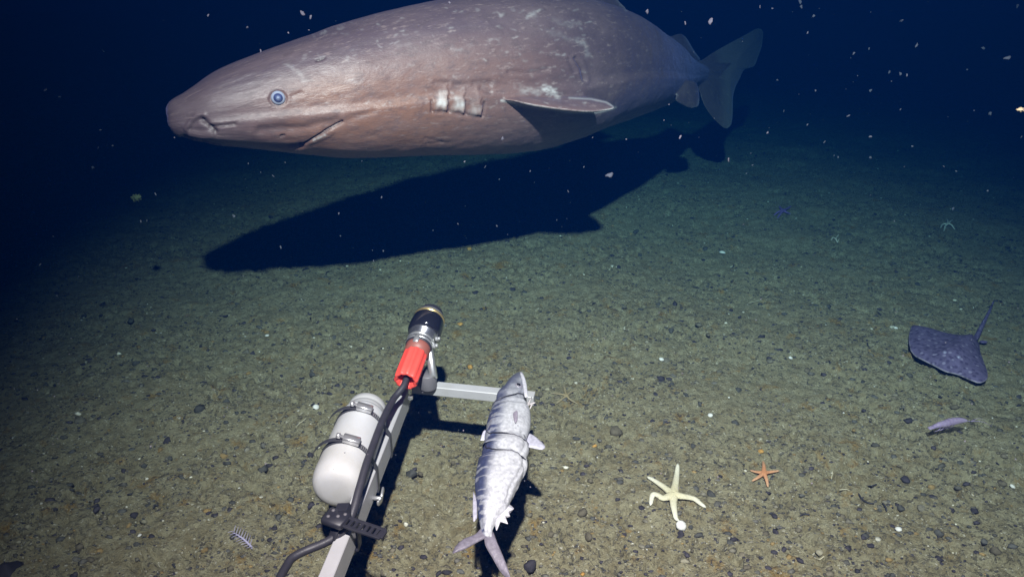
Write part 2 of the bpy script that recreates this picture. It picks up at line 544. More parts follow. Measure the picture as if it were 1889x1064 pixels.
    def groove(poly, w, depth, dk=.6, lip=.35):
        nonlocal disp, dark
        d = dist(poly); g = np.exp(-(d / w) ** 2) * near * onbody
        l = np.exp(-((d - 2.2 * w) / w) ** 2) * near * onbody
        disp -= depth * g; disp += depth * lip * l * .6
        dark = np.maximum(dark, g * dk)  # crease shade painted into the skin colour, dark slit insides too
    def raised(poly, w, h):
        nonlocal disp
        disp += h * np.exp(-(dist(poly) / w) ** 4) * near * onbody
    def paint(poly, w, amt, warp=True):
        nonlocal pale
        jag = .5 + 1.0 * vnoise(P2[:, 0] / 6, P2[:, 1] / 3.5, 31)
        pale = np.maximum(pale, amt * np.exp(-(dist(poly, PW2 if warp else P2) / (w * jag)) ** 2) * near * (.35 + .9 * vnoise(P2[:, 0] / 4 + 9, P2[:, 1] / 2.5, 33)))
    # gills: each flap swells towards its free rear edge and drops into the slit behind it
    for x0, x1, ya, yb in ((801,825,156,202), (832,856,162,206), (863,888,170,212)):
        wx = 7 * (vnoise(P2[:, 0] / 16 + 5, P2[:, 1] / 9, 37) - .5); wy = 9 * (vnoise(P2[:, 0] / 7 + 5, P2[:, 1] / 14, 38) - .5)
        u_ = (P2[:, 0] + wx - x0) / (x1 - x0); v_ = (P2[:, 1] + wy - ya) / (yb - ya)
        ins = (u_ > -.15) & (u_ < 1.08) & near & onbody
        sh_ = np.clip(u_, 0, 1) ** 1.5 * np.clip((1.08 - u_) / .1, 0, 1) * np.clip(v_ / .55, 0, 1) * np.clip((1.06 - v_) / .1, 0, 1)
        disp += .006 * sh_ * ins
        pale = np.maximum(pale, ins * np.clip((v_ - .15) / .6, 0, 1) ** 1.4 * np.clip((1.08 - v_) / .3, 0, 1) * np.clip((u_ - .0) / .4, 0, 1) * np.clip((1.05 - u_) / .3, 0, 1)
                          * (.35 + .75 * vnoise(P2[:, 0] / 4, P2[:, 1] / 12, 36)) * (1.0 if x0 < 860 else .5))
    for pl in ([(828,184),(829,207)], [(859,188),(860,211)], [(894,190),(890,214)], [(797,186),(797,205)]):
        groove(pl, 2.2, .005, .5, 0)
    groove([(798,207),(826,207),(858,212),(886,217)], 3.0, .003, .3, .1)
    groove([(803,152),(828,153)], 4, .002, .22, .3); groove([(838,156),(862,155)], 4, .002, .22, .3)
    groove([(874,154),(905,152)], 5, .003, .25, .4); groove([(888,163),(904,170)], 4, .003, .2, .4)
    # snout: nostril, mouth edge, labial fold, spiracle
    raised([(344,238),(351,226),(363,214),(377,213)], 4.5, .0035); raised([(352,246),(372,249),(390,248)], 6, .004)
    groove([(350,238),(357,228),(366,221),(374,220)], 2.6, .003, .35, 0)
    groove([(373,219),(384,230),(397,243)], 4.2, .008, .92, 0)
    groove([(388,234),(404,232),(434,229)], 2.8, .004, .7, 0)
    groove([(553,271),(578,255),(606,239),(632,225)], 1.7, .008, .95, 0)
    raised([(572,262),(592,254),(612,243)], 6, .002); paint([(578,259),(590,253),(600,248)], 1.2, .8, False)  # the white stroke is a highlight painted on the fold
    groove([(600,238),(650,218),(690,205)], 7, .003, .04, 0); groove([(480,240),(560,236),(620,222)], 7, .004, .05)
    groove([(584,112),(591,110),(598,107)], 2.2, .005, .9, 0); groove([(518,251),(525,250)], 1.6, .005, .8, 0)
    groove([(340,254),(360,258),(400,265),(470,270),(530,273),(556,270)], 4.2, .012, .5, .1)
    # folds and scars behind the fins
    groove([(1062,108),(1073,126),(1078,148)], 3.4, .006, .4, .3); groove([(1050,112),(1060,132)], 4, .003, .1, .3)
    groove([(940,132),(975,136),(1010,128)], 4, .003, .03); groove([(512,169),(501,175),(498,184),(504,193),(514,195),(525,190),(528,181),(522,172),(512,169)], 2.5, .004, .25, .3)
    groove([(785,256),(800,258),(815,262)], 3, .0012, .08); groove([(790,265),(830,263)], 3, .0012, .05)
    groove([(540,178),(556,172)], 4, .002, .1)
    for pl, w, a in (([(527,117),(540,128),(556,139)], 4, .55), ([(560,149),(580,148)], 3, .6), ([(970,30),(985,27),(994,24)], 4, .75), ([(1068,74),(1076,84),(1086,102)], 4.5, .6),
                     ([(958,164),(975,166),(1000,172)], 6, .75), ([(1004,166),(1014,169),(1026,177)], 6, 1.6), ([(905,73),(918,75)], 4, .45), ([(1042,42),(1072,46)], 3, .35),
                     ([(640,152),(665,150)], 3, .35), ([(1010,60),(1060,72)], 5, .25), ([(1020,36),(1056,50)], 5, .22), ([(1080,92),(1092,110)], 2.2, .35),
                     ([(830,90),(846,88)], 4, .35), ([(735,85),(752,84)], 4, .2), ([(975,133),(1025,122)], 2.2, .3)):
        paint(pl, w, a * .42)
    for _ in range(150):                                   # short scratches along the flank
        a = random.uniform(560, 1090); b = random.uniform(15, 200)
        ln = random.uniform(2, 9); an = random.uniform(-.5, .35)
        paint([(a, b), (a + ln * math.cos(an), b + ln * math.sin(an))], random.uniform(1.0, 2.2), random.uniform(.08, .32))
    def rim(pl, w, amt):
        nonlocal pale
        pale = np.maximum(pale, amt * np.exp(-(dist(pl) / w) ** 2) * near)  # fin margins painted pale, as lit rims and as paler skin edges
    rim([(1400,52),(1408,60),(1406,82),(1399,104),(1390,124),(1373,129),(1364,147),(1355,166),(1351,190),(1351,212),(1349,230),(1341,238)], 3.2, .34)
    rim([(1290,184),(1287,198),(1276,200)], 2.6, .25); rim([(1264,68),(1273,82),(1282,97),(1292,110)], 2.6, .2); rim([(1126,-16),(1140,2),(1156,19)], 2.6, .25)
    rim([(925,186),(960,192),(1000,199),(1050,207),(1100,208),(1128,202),(1136,198)], 2.0, .75); rim([(1050,181),(1090,183),(1118,189),(1134,198)], 1.8, .5)
    # slow lumps of the flank
    lump = .0022 * (vnoise(sv / .07 + 50, phi / .35 + 50, 21) - .5) + .0012 * (vnoise(sv / .03 + 50, phi / .1 + 50, 22) - .5)
    disp += lump * onbody
    co2 = co + nr * disp[:, None]
    me.vertices.foreach_set('co', co2.astype(np.float32).ravel()); me.update(); me.shade_smooth()
    head = np.clip(1 - (sv - .55) / .5, 0, 1) * np.clip((sv - .08) / .22, .05, 1) * np.clip(1 - (vv / np.maximum(A[idx], .02) - .25) / .45, 0, 1)
    pale = np.maximum(pale, .16 * (~onbody) * np.clip((sv - .8 * sv.max()) / .1, 0, 1))  # tail fins coloured paler to brighten the dimly lit tail
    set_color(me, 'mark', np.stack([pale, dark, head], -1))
    set_color(me, 'skin', np.stack([sv, phi * .25 + 2, nn * .3 + 1], -1))
    # skin
    m, t, b, N, L = nt('shark_skin')
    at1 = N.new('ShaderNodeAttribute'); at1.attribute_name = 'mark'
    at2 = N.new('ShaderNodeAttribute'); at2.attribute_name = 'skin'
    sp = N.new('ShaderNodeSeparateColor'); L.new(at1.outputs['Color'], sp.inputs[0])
    def noise(scale, st, detail=6, rough=.6):
        mp = N.new('ShaderNodeMapping'); mp.inputs['Scale'].default_value = st
        L.new(at2.outputs['Vector'], mp.inputs['Vector'])
        n_ = N.new('ShaderNodeTexNoise'); n_.inputs['Scale'].default_value = scale
        n_.inputs['Detail'].default_value = detail; n_.inputs['Roughness'].default_value = rough
        L.new(mp.outputs[0], n_.inputs['Vector']); return n_
    def rng(s_, a, z, lo=0., hi=1.):
        r_ = N.new('ShaderNodeMapRange'); r_.inputs[1].default_value = a; r_.inputs[2].default_value = z
        r_.inputs[3].default_value = lo; r_.inputs[4].default_value = hi
        L.new(s_, r_.inputs[0]); return r_.outputs[0]
    def mix(f, a, z):
        x = N.new('ShaderNodeMix'); x.data_type = 'RGBA'; L.new(f, x.inputs[0])
        for k_, v_ in ((6, a), (7, z)):
            if hasattr(v_, 'links'): L.new(v_, x.inputs[k_])
            else: x.inputs[k_].default_value = (*v_, 1)
        return x.outputs[2]
    c = mix(sp.outputs[2], (.106, .075, .088), (.215, .108, .072))
    big = noise(6, (1, 1.3, 1), 6, .65); c = mix(rng(big.outputs['Fac'], .40, .68, 0, .5), c, (.200, .142, .142))
    st = noise(38, (.75, 1.2, 1), 7, .7); c = mix(rng(st.outputs['Fac'], .48, .66, 0, .6), c, (.085, .058, .060))
    st2 = noise(60, (.5, 1.3, 1), 6, .75); c = mix(rng(st2.outputs['Fac'], .56, .66, 0, .6), c, (.31, .235, .225))
    fl = noise(170, (.6, 1.4, 1), 3, .6); c = mix(rng(fl.outputs['Fac'], .60, .74, 0, .5), c, (.12, .085, .085))
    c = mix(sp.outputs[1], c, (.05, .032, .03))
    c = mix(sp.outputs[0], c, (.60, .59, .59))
    L.new(c, b.inputs['Base Color'])
    b.inputs['Roughness'].default_value = .52
    L.new(rng(st.outputs['Fac'], .3, .7, .40, .56), b.inputs['Roughness'])
    b.inputs['Specular IOR Level'].default_value = .8
    b.inputs['Sheen Weight'].default_value = .17; b.inputs['Sheen Roughness'].default_value = .3; b.inputs['Sheen Tint'].default_value = (.34, .36, .95, 1)  # blue sheen tint puts a violet rim glow into the skin
    h = noise(160, (.7, 1.2, 1), 5, .7); h2 = noise(46, (.85, 1.15, 1), 6, .7)
    ad = N.new('ShaderNodeMath'); ad.operation = 'MULTIPLY_ADD'; ad.inputs[1].default_value = .35
    L.new(h.outputs['Fac'], ad.inputs[0]); L.new(h2.outputs['Fac'], ad.inputs[2])
    bp = N.new('ShaderNodeBump'); bp.inputs['Strength'].default_value = .32; bp.inputs['Distance'].default_value = .006
    L.new(ad.outputs[0], bp.inputs['Height']); L.new(bp.outputs[0], b.inputs['Normal'])
    me.materials.clear(); me.materials.append(m); me.name = 'sleeper_shark'
    o = obj('sleeper_shark', me)
    tag(o, 'huge brownish grey sleeper shark swimming past above the seabed, its body casting a long shadow', 'shark')
    # eye
    bvh = BVHTree.FromPolygons([Vector(v) for v in co2], [tuple(p.vertices) for p in me.polygons])
    rd = Vector(ray(513, 181)).normalized()
    hit = bvh.ray_cast(Vector(CAM), rd)
    p, nrm = np.array(hit[0]), unit(-np.array(ray(513, 181)) * .55 + np.array(hit[1]) * .6)
    def dome(r, ins, flat):
        return lathe(p - nrm * ins, nrm, [(-.004, r * .98), (0, r), (.45 * flat, r * .86), (.8 * flat, r * .55), (.97 * flat, r * .22), (flat, r * .02)], n=28)
    eye = obj('eye', make_mesh('eye', *dome(.0155, .0015, .0062)), plain('eye_rim', (.31, .35, .46), rough=.35, var=.1, scale=90, coat=.3), o)
    iris = obj('iris', make_mesh('iris', *dome(.0112, -.0010, .0066)), plain('eye_dark', (.055, .072, .17), rough=.22, var=.7, scale=160, coat=.5), eye)
    obj('pupil', make_mesh('pupil', *dome(.0060, -.0045, .0045)), plain('eye_cloud', (.19, .23, .36), rough=.25, var=.6, scale=200, coat=.5), eye)
build_shark()

# ================================================================== bait arm
BZ = .21                                                    # level of the bar's upper face
bar_a = on_level(600, 1064, BZ); bar_b = on_level(744, 716, BZ)
bdir = unit(bar_b - bar_a); bside = unit(np.cross(bdir, (0, 0, 1)))          # bside points right
ZZ = np.array([0, 0, 1.])
def build_arm():
    root = empty('metal_boom', bar_b - ZZ * .045)
    tag(root, 'pale metal bar reaching out from the bottom edge, with a crossbar at its end', 'metal arm')
    start = bar_a - bdir * .9
    mid = (start + bar_b) / 2 - ZZ * .0225
    hl = np.linalg.norm(bar_b - start) / 2
    obj('long_bar', make_mesh('long_bar', *box(mid, bdir, bside, ZZ, hl, .0115, .0225, .0014), False), M['aluminium'], root)
    a = on_level(762, 712, BZ - .012); b = on_level(986, 735, BZ - .012)
    d = unit(b - a); s = unit(np.cross(d, ZZ))
    obj('crossbar', make_mesh('crossbar', *box((a + b) / 2, d, s, ZZ, np.linalg.norm(b - a) / 2, .0125, .011, .0012), False), M['aluminium'], root)
    obj('bolt', make_mesh('bolt', *lathe(on_level(757, 733, BZ) - ZZ * .003, ZZ, [(0, .006), (.006, .006), (.007, .004)], 6), False), M['steel'], root)
build_arm()

CYL_R = .047
cyl_n = at(628, 896, 0); 
cyl_far = on_level(672, 770, .222); cyl_near = on_level(627, 884, .222)
cdir = unit(cyl_far - cyl_near)
def build_canister():
    ln = np.linalg.norm(cyl_far - cyl_near)
    root = empty('canister', cyl_near - ZZ * CYL_R)
    tag(root, 'white plastic canister with rounded end strapped alongside the metal bar', 'canister')
    R = CYL_R
    pr = [(-.031, .004), (-.0306, .022), (-.0288, .0315), (-.0240, .0390), (-.0150, .0440), (-.003, .0465), (.010, R), (.05, R), (.11, R), (ln - .022, R), (ln - .012, R * .985), (ln - .004, R * .93), (ln - .002, R * .86)]
    obj('body', make_mesh('canister_body', *lathe(cyl_near, cdir, pr, 48)), M['delrin'], root)
    cp = [(ln - .006, R * .80), (ln - .003, R * .84), (ln + .012, R * .84), (ln + .014, R * .80), (ln + .016, R * .84), (ln + .030, R * .83), (ln + .034, R * .76)]
    obj('cap', make_mesh('canister_cap', *lathe(cyl_near, cdir, cp, 48)), plain('cap_plastic', (.36, .36, .365), rough=.5, var=.05), root)
    return ln
CLN = build_canister()

def hull(points):
    pts = sorted(map(tuple, points)); cr = lambda o, a, b: (a[0]-o[0])*(b[1]-o[1])-(a[1]-o[1])*(b[0]-o[0])
    lo = []
    for p in pts:
        while len(lo) > 1 and cr(lo[-2], lo[-1], p) <= 0: lo.pop()
        lo.append(p)
    up = []
    for p in reversed(pts):
        while len(up) > 1 and cr(up[-2], up[-1], p) <= 0: up.pop()
        up.append(p)
    return lo[:-1] + up[:-1]

def build_clamp(t, label):
    c = cyl_near + cdir * t
    # bar section seen in the plane across the canister
    k = np.dot(c - bar_b, bdir); bc = bar_b + bdir * k
    pts = [(CYL_R * 1.012 * math.cos(a), CYL_R * 1.012 * math.sin(a)) for a in np.linspace(0, 2 * math.pi, 60)]
    off = np.dot(bc - c, bside); bz = bc[2] - c[2]
    e = .0016
    for sx in (-1, 1):
        for z in (bz + e, bz - .045 - e): pts.append((off + sx * (.0115 + e), z))
    H = hull(pts)
    # resample
    H = np.array(H); H2 = []
    for a, b in zip(H, np.roll(H, -1, 0)):
        m = max(1, int(np.linalg.norm(b - a) / .004))
        for i in range(m): H2.append(a + (b - a) * i / m)
    H2 = np.array(H2); cen = H2.mean(0)
    rings = []
    for p in H2:
        o = unit(p - cen)
        w = c + bside * p[0] + ZZ * p[1]; ow = bside * o[0] + ZZ * o[1]
        rings.append([w - cdir * .0058, w + cdir * .0058, w + cdir * .0058 + ow * .0012, w - cdir * .0058 + ow * .0012])
    root = empty('hose_clamp', c - ZZ * CYL_R)
    tag(root, label, 'hose clamp', 'hose clamps round the white canister')
    obj('band', make_mesh('clamp_band', *loft(rings, closed=True), False), M['band'], root)
    # screw housing on top of the canister
    ang = math.radians(74); o = bside * math.cos(ang) + ZZ * math.sin(ang); tg = bside * math.sin(ang) - ZZ * math.cos(ang)
    hc = c + o * (CYL_R + .0065)
    h = obj('screw_housing', make_mesh('screw_housing', *box(hc, tg, cdir, o, .0155, .0085, .0055, .0016)), M['steel'], root)
    obj('screw', make_mesh('screw', *merge(lathe(hc - tg * .028 + o * .001, tg, [(0, .0045), (.002, .0052), (.007, .0052), (.0075, .003), (.016, .003)], 10))), M['steel'], root)
    rg = []
    for i in range(7):                                        # thread slots of the free band end
        p = c + (bside * math.cos(ang - .42 - i * .085) + ZZ * math.sin(ang - .42 - i * .085)) * (CYL_R + .0018)
        tt = bside * math.sin(ang - .42 - i * .085) - ZZ * math.cos(ang - .42 - i * .085)
        obj('slot', make_mesh('slot', *box(p, tt, cdir, np.cross(tt, cdir), .0009, .0042, .0007), False), M['steel'], root)
    for q in (.35,):
        # loose end that sticks out to the left
        path = [c + (bside * math.cos(a) + ZZ * math.sin(a)) * (CYL_R + .003 + .012 * i / 8) for i, a in enumerate(np.linspace(math.radians(92), math.radians(168), 9))]
        rings = []
        for i, p in enumerate(path):
            ow = unit(p - c)
            rings.append([p - cdir * .005, p + cdir * .005, p + cdir * .005 + ow * .001, p - cdir * .005 + ow * .001])
        obj('band_end', make_mesh('band_end', *loft(rings), False), M['band'], root)
    return c
c2 = build_clamp(.045, 'hose clamp round the middle of the white canister, the nearer of two')
c1 = build_clamp(CLN - .040, 'hose clamp near the far cap of the white canister')

def build_bolt():
    p = bar_b + bdir * np.dot(on_level(700, 890, BZ) - bar_b, bdir) + bside * .020 - ZZ * .035
    root = empty('wing_bolt', p)
    tag(root, 'small steel wing bolt on the right side of the metal bar below the clamps', 'bolt')
    obj('shank', make_mesh('shank', *lathe(p - bside * .009, bside, [(0, .004), (.016, .004), (.017, .003)], 10)), M['steel'], root)
    obj('wing', make_mesh('wing', *box(p + bside * .006 + bdir * .010, unit(bdir + ZZ * .5), bside, unit(np.cross(bdir, bside)), .011, .002, .005, .0008)), M['steel'], root)
    obj('wing', make_mesh('wing', *box(p + bside * .006 - bdir * .010, unit(bdir - ZZ * .5), bside, unit(np.cross(bdir, bside)), .009, .002, .005, .0008)), M['steel'], root)
build_bolt()

# ------------------------------------------------------------------ instrument with a red connector
sa = on_level(748, 703, .268); sb = on_level(798, 573, .325)
sdir = unit(sb - sa); SL = float(np.linalg.norm(sb - sa))
def build_instrument():
    root = empty('underwater_instrument', sa - ZZ * .05)
    tag(root, 'cylindrical underwater instrument with black domed head mounted at the bar end', 'instrument')
    f = SL
    def L_(name, prof, mat, n=36, **k):
        return obj(name, make_mesh(name, *lathe(sa, sdir, prof, n, **k)), M[mat], root)
    L_('seal', [(f*.34, .020), (f*.35, .0265), (f*.43, .0275), (f*.445, .0275), (f*.45, .022)], 'rust')
    L_('collar', [(f*.445, .022), (f*.448, .0290), (f*.465, .0295), (f*.47, .025)], 'rubber')
    L_('ring', [(f*.467, .025), (f*.47, .0300), (f*.495, .0305), (f*.50, .027)], 'steel')
    L_('gasket', [(f*.498, .026), (f*.50, .0285), (f*.512, .0285), (f*.515, .026)], 'rubber')
    L_('ring', [(f*.513, .026), (f*.516, .0305), (f*.540, .0305), (f*.545, .026)], 'steel')
    L_('housing', [(f*.535, .025), (f*.54, .0290), (f*.60, .0295), (f*.605, .0325), (f*.625, .0330), (f*.63, .028)], 'chrome')
    L_('glass_body', [(f*.62, .028), (f*.635, .0350), (f*.66, .0375), (f*.74, .0380), (f*.82, .0368), (f*.845, .0350), (f*.848, .033)], 'glass', 40)
    L_('brass_ring', [(f*.842, .032), (f*.845, .0362), (f*.868, .0362), (f*.872, .033)], 'brass', 40)
    L_('ring', [(f*.870, .032), (f*.873, .0345), (f*.893, .0338), (f*.897, .030)], 'steel', 40)
    L_('dome', [(f*.89, .028), (f*.895, .0300), (f*.93, .0290), (f*.97, .0262), (f*1.0, .0205), (f*1.015, .0135), (f*1.022, .0060), (f*1.023, .001)], 'rubber')
    # clamp block and puck that carry it on the crossbar
    ca = on_level(790, 712, BZ)
    obj('mount_puck', make_mesh('mount_puck', *lathe(ca - ZZ * .004, ZZ, [(0, .019), (.004, .0195), (.034, .0195), (.037, .017)], 28)), M['grey'], root)
    pm = sa + sdir * f * .60
    obj('mount_clamp', make_mesh('mount_clamp', *box((ca + ZZ * .03 + pm) / 2 + bside * .012, unit(pm - ca - ZZ * .03), bside, unit(np.cross(unit(pm - ca - ZZ * .03), bside)), np.linalg.norm(pm - ca) / 2 - .004, .008, .013, .003)), M['steel'], root)
    for tq in (.50, .60):
        pb = sa + sdir * f * tq + bside * .030 - ZZ * .004
        obj('bolt', make_mesh('bolt', *lathe(pb, unit(bside + ZZ * .3), [(0, .006), (.005, .006), (.006, .004), (.010, .0035)], 6), False), M['steel'], root)
    # connector
    conn = empty('connector', sa)
    tag(conn, 'bright coral red ribbed connector sleeve between the black cable and the instrument', 'connector')
    V, Fc = lathe(sa, sdir, [(f*.10, .0150), (f*.02, .0155), (0, .0185), (-.001, .0225), (.003, .0245), (f*.10, .0250), (f*.32, .0250), (f*.355, .0240), (f*.365, .0215), (f*.37, .010)], 80, lobes=10, lobe_amp=.035)
    obj('sleeve', make_mesh('sleeve', V, Fc), M['red'], conn)
    V, Fc = box(sa + sdir * f * .42 + ZZ * .027, sdir, bside, unit(np.cross(bside, sdir)), .012, .006, .004, .001)
    obj('latch', make_mesh('latch', V, Fc), M['steel'], conn)
build_instrument()

def build_cable():
    pts = [sa + sdir * .012, sa - sdir * .012]
    for px, py, z in ((727, 734, .254), (702, 784, .258), (679, 846, .258), (663, 900, .246), (652, 940, .232), (634, 976, .216), (604, 998, .205), (566, 1014, .20), (534, 1034, .20), (518, 1062, .205), (512, 1110, .215), (520, 1200, .23)):
        pts.append(on_level(px, py, z))
    path = smooth_path(pts, 110)
    o = obj('cable', make_mesh('cable', *tube(path, .0068, 14)), M['rubber'])
    tag(o, 'thick black cable running from the red connector along the bar and looping off left', 'cable')
build_cable()

def build_strap():
    a = on_level(606, 951, .238); b = on_level(709, 986, .232)
    root = empty('perforated_strap', on_level(650, 965, BZ))
    tag(root, 'black perforated rubber strap tying the cable down to the metal bar', 'strap')
    d = unit(b - a); s = unit(np.cross(d, ZZ)); u = np.cross(s, d); ln = float(np.linalg.norm(b - a))
    rails = []
    for k in (-1, 1):
        rails.append(box((a + b) / 2 + s * k * .0088 + d * .01, d, s, u, ln / 2 - .012, .0026, .0022, .0006))
    for i in range(9):
        rails.append(box(a + d * (.022 + i * (ln - .026) / 8), d, s, u, .0026, .0085, .0019, .0004))
    rails.append(box(b - d * .004, d, s, u, .005, .008, .0020, .001))
    obj('ladder_band', make_mesh('ladder_band', *merge(*rails), False), M['strap'], root)
    bk = a + d * .014
    obj('buckle', make_mesh('buckle', *box(bk, d, s, u, .019, .0165, .006, .003)), M['strap'], root)
    for dx, dy in ((-.010, -.008), (-.010, .006), (.004, .0), (.012, -.008)):
        obj('stud', make_mesh('stud', *lathe(bk + d * dx + s * dy + u * .005, u, [(0, .003), (.002, .003), (.0028, .0015)], 8)), M['grey'], root)
    # the loop round bar and cable
    k = np.dot(on_level(646, 965, BZ) - bar_b, bdir); c = bar_b + bdir * k
    H = [(-.0145, .030), (.004, .032), (.0135, .010), (.0150, -.02), (.0150, -.048), (-.0150, -.048), (-.0160, -.01), (-.0185, .015)]
    rings = []
    for x, z in H:
        p = c + bside * x + ZZ * z; o = unit(bside * x + ZZ * (z + .01))
        rings.append([p - bdir * .009, p + bdir * .009, p + bdir * .009 + o * .003, p - bdir * .009 + o * .003])
    obj('loop', make_mesh('strap_loop', *loft(rings, closed=True), False), M['strap'], root)
    # short tongue that hangs down on the near side
    p0 = on_level(622, 968, .228); p1 = on_level(613, 990, .212)
    obj('tongue', make_mesh('tongue', *box((p0 + p1) / 2, unit(p1 - p0), unit(np.cross(unit(p1 - p0), ZZ)), ZZ, np.linalg.norm(p1 - p0) / 2 + .006, .008, .002, .0008)), M['strap'], root)
build_strap()

# ================================================================== bait fish
def build_bait():
    st = [  # y, left x, right x, level of the centre line
        (687,955,960,.250),(694,947,965,.252),(705,937,969,.253),(717,929,971,.253),(732,916,968,.252),(747,908,973,.250),(765,903,979,.247),(785,899,979,.244),(800,896,974,.242),(808,894,971,.241),(818,892,976,.240),(830,889,977,.238),(841,886,968,.235),(852,883,973,.233),(873,878,965,.230),(903,875,951,.224),(933,878,936,.217),(950,881,925,.212),(964,885,915,.208),(978,888,908,.204),(990,890,905,.201)]
    st = np.array(st, float)
    q = np.linspace(687.2, 990, 190)
    l = cubic(st[:, 0], st[:, 1], q); r = cubic(st[:, 0], st[:, 2], q); z = cubic(st[:, 0], st[:, 3], q)
    C = np.array([on_level((a + b) / 2, y, k) for a, b, y, k in zip(l, r, q, z)])
    hw = np.array([(b - a) / 2 * depth_of(c) / FPX for a, b, c in zip(l, r, C)])
    T = np.gradient(C, axis=0); T /= np.linalg.norm(T, axis=1)[:, None]
    S = np.cross(np.array([0, 0, 1.]), T); S /= np.linalg.norm(S, axis=1)[:, None]
    S *= np.sign(S[:, 0])[:, None]                            # towards the belly (right)
    U = np.cross(T, S); U *= np.sign(U[:, 2])[:, None]
    tq = (q - q[0]) / (q[-1] - q[0])
    ties = [(738, 1.0), (812, 1.0), (842, 1.0)]
    n = 64; ph = np.linspace(0, 2 * math.pi, n, endpoint=False)
    V = []; colr = []
    for i in range(len(q)):
        pinch = 1.0
        for ty, am in ties: pinch -= .10 * am * math.exp(-((q[i] - ty - 3) / 5) ** 2)
        th = .60 if tq[i] > .1 else .60
        belly = np.where(np.cos(ph) > 0, 1.0, 1.0)
        cx = np.sign(np.cos(ph)) * np.abs(np.cos(ph)) ** .9; sy = np.sign(np.sin(ph)) * np.abs(np.sin(ph)) ** .9
        wr = .0014 * (vnoise(np.full(n, q[i] / 9.0) + 20, ph * 3 + 9, 41) - .5) + .0028 * (vnoise(np.full(n, q[i] / 26.0) + 20, ph * 1.6 + 9, 42) - .5)
        # gill cover and the sagging belly folds
        gill = -.0035 * math.exp(-((q[i] - 752 - 0) / 3.2) ** 2) * np.clip(np.cos(ph - .7) + .2, 0, 1)
        fold = -.004 * np.exp(-((np.sin(ph * 1.0) * 30 + (q[i] - 868)) / 4.0) ** 2) * (np.cos(ph) > -.2)
        slit = -.003 * np.exp(-((ph - .55 - .1 * math.sin(q[i] / 14)) / .07) ** 2) * (.38 < tq[i] < .8)
        R = pinch
        edge = min(1, tq[i] * 14)
        P = C[i] + ((hw[i] * R) * cx)[:, None] * S[i] + ((hw[i] * R * th) * sy)[:, None] * U[i]
        O = cx[:, None] * S[i] + sy[:, None] * U[i]
        P = P + O * ((wr + gill + fold + slit) * edge)[:, None]
        V.append(P)
        # colouring: dark banded back on the left, silvery white flank
        back = np.clip((-cx - .45 - .35 * (np.sin(ph) < 0)) / .3 + .5, 0, 1) if False else np.clip((-np.cos(ph) - .12) / .4, 0, 1)
        wav = vnoise(np.full(n, q[i] / 3.4) + 60, ph * 1.8 + 30, 43)
        nb = vnoise(np.full(n, q[i] / 3.0) + 60, ph * 9 + 30, 44)
        hd = np.clip((765 - q[i]) / 40, 0, 1)
        base = np.array([.34, .352, .372])[None] * np.ones((n, 1))
        sil = np.clip((nb - .62) * 2.0, 0, .35)[:, None]
        base = base * (1 - sil) + np.array([.17, .175, .20]) * sil
        ly = np.clip(1 - np.abs(np.cos(ph) + .35) / .35, 0, 1) * np.clip((wav - .52) * 2.2, 0, .4)
        base = base * (1 - ly[:, None]) + np.array([.14, .148, .19]) * ly[:, None]
        bk = back * (.55 + .45 * (wav > .45))
        base = base * (1 - bk[:, None]) + np.array([.032, .040, .085]) * bk[:, None]
        hm = hd * np.clip(.55 + .7 * (vnoise(np.full(n, q[i] / 7.0) + 10, ph * 2.5 + 3, 45) - .3) - .35 * np.cos(ph), 0, .9)
        base = base * (1 - hm[:, None]) + np.array([.07, .075, .11]) * hm[:, None]
        colr.append(base)
    rings = V
    VV, FF = loft([list(x) for x in rings])
    CC = list(np.concatenate(colr))
    # mouth: lower jaw plate standing open on the right of the head
    def blade(pts, thick, col, nrm=None, nseg=28):
        pts = np.asarray(pts, float); P = smooth_path(np.vstack([pts, pts[:1]]), nseg)[:-1]
        c = P.mean(0); nm = unit(np.cross(P[nseg // 4] - c, P[nseg // 2] - c)) if nrm is None else nrm
        v = []; m = len(P)
        for sg in (1, -1):
            for sc, th_ in ((1, .25), (.7, 1.0)):
                v += [c + (p - c) * sc + nm * sg * thick * th_ for p in P]
        f = []
        for o_, sg in ((0, 1), (2 * m, -1)):
            for j in range(m):
                k = (j + 1) % m
                x = (o_ + j, o_ + k, o_ + m + k, o_ + m + j); f.append(x if sg > 0 else x[::-1])
            cap = tuple(o_ + m + j for j in range(m)); f.append(cap if sg > 0 else cap[::-1])
        for j in range(m):
            k = (j + 1) % m; f.append((j, 2*m + j, 2*m + k, k))
        return v, f, [np.array(col)] * len(v)
    bits = []
    fine = lambda lst, z: [on_level(a, b, z if np.isscalar(z) else z[i]) for i, (a, b) in enumerate(lst)]
    bits.append(blade(fine([(958,684),(963,686),(972,712),(974,732),(969,733),(964,708)], .262), .0025, (.42, .42, .46)))                # jaw plate
    bits.append(blade(fine([(893,968),(902,985),(880,1000),(858,1012),(834,1021),(838,1010),(856,993),(876,985)], [.205,.203,.20,.20,.20,.20,.203,.204]), .0022, (.13, .12, .15)))   # tail lobes
    bits.append(blade(fine([(893,982),(905,976),(918,1002),(934,1040),(944,1072),(930,1062),(908,1028),(894,1000)], [.203,.203,.195,.19,.18,.18,.19,.20]), .0022, (.14, .13, .16)))
    bits.append(blade(fine([(970,796),(982,801),(998,814),(1006,824),(1000,829),(982,826),(970,822)], .232), .0020, (.34, .34, .40)))     # fin on the belly side
    bits.append(blade(fine([(950,752),(955,757),(955,772),(951,780),(946,762)], .268), .0014, (.20, .18, .22)))                            # chest fin
    bits.append(blade(fine([(873,905),(879,920),(880,955),(874,962),(872,935)], .222), .0014, (.32, .32, .38)))                            # finlets of the back
    bits.append(blade(fine([(895,792),(891,796),(886,812),(892,812),(899,800)], .238), .0014, (.45, .45, .55)))
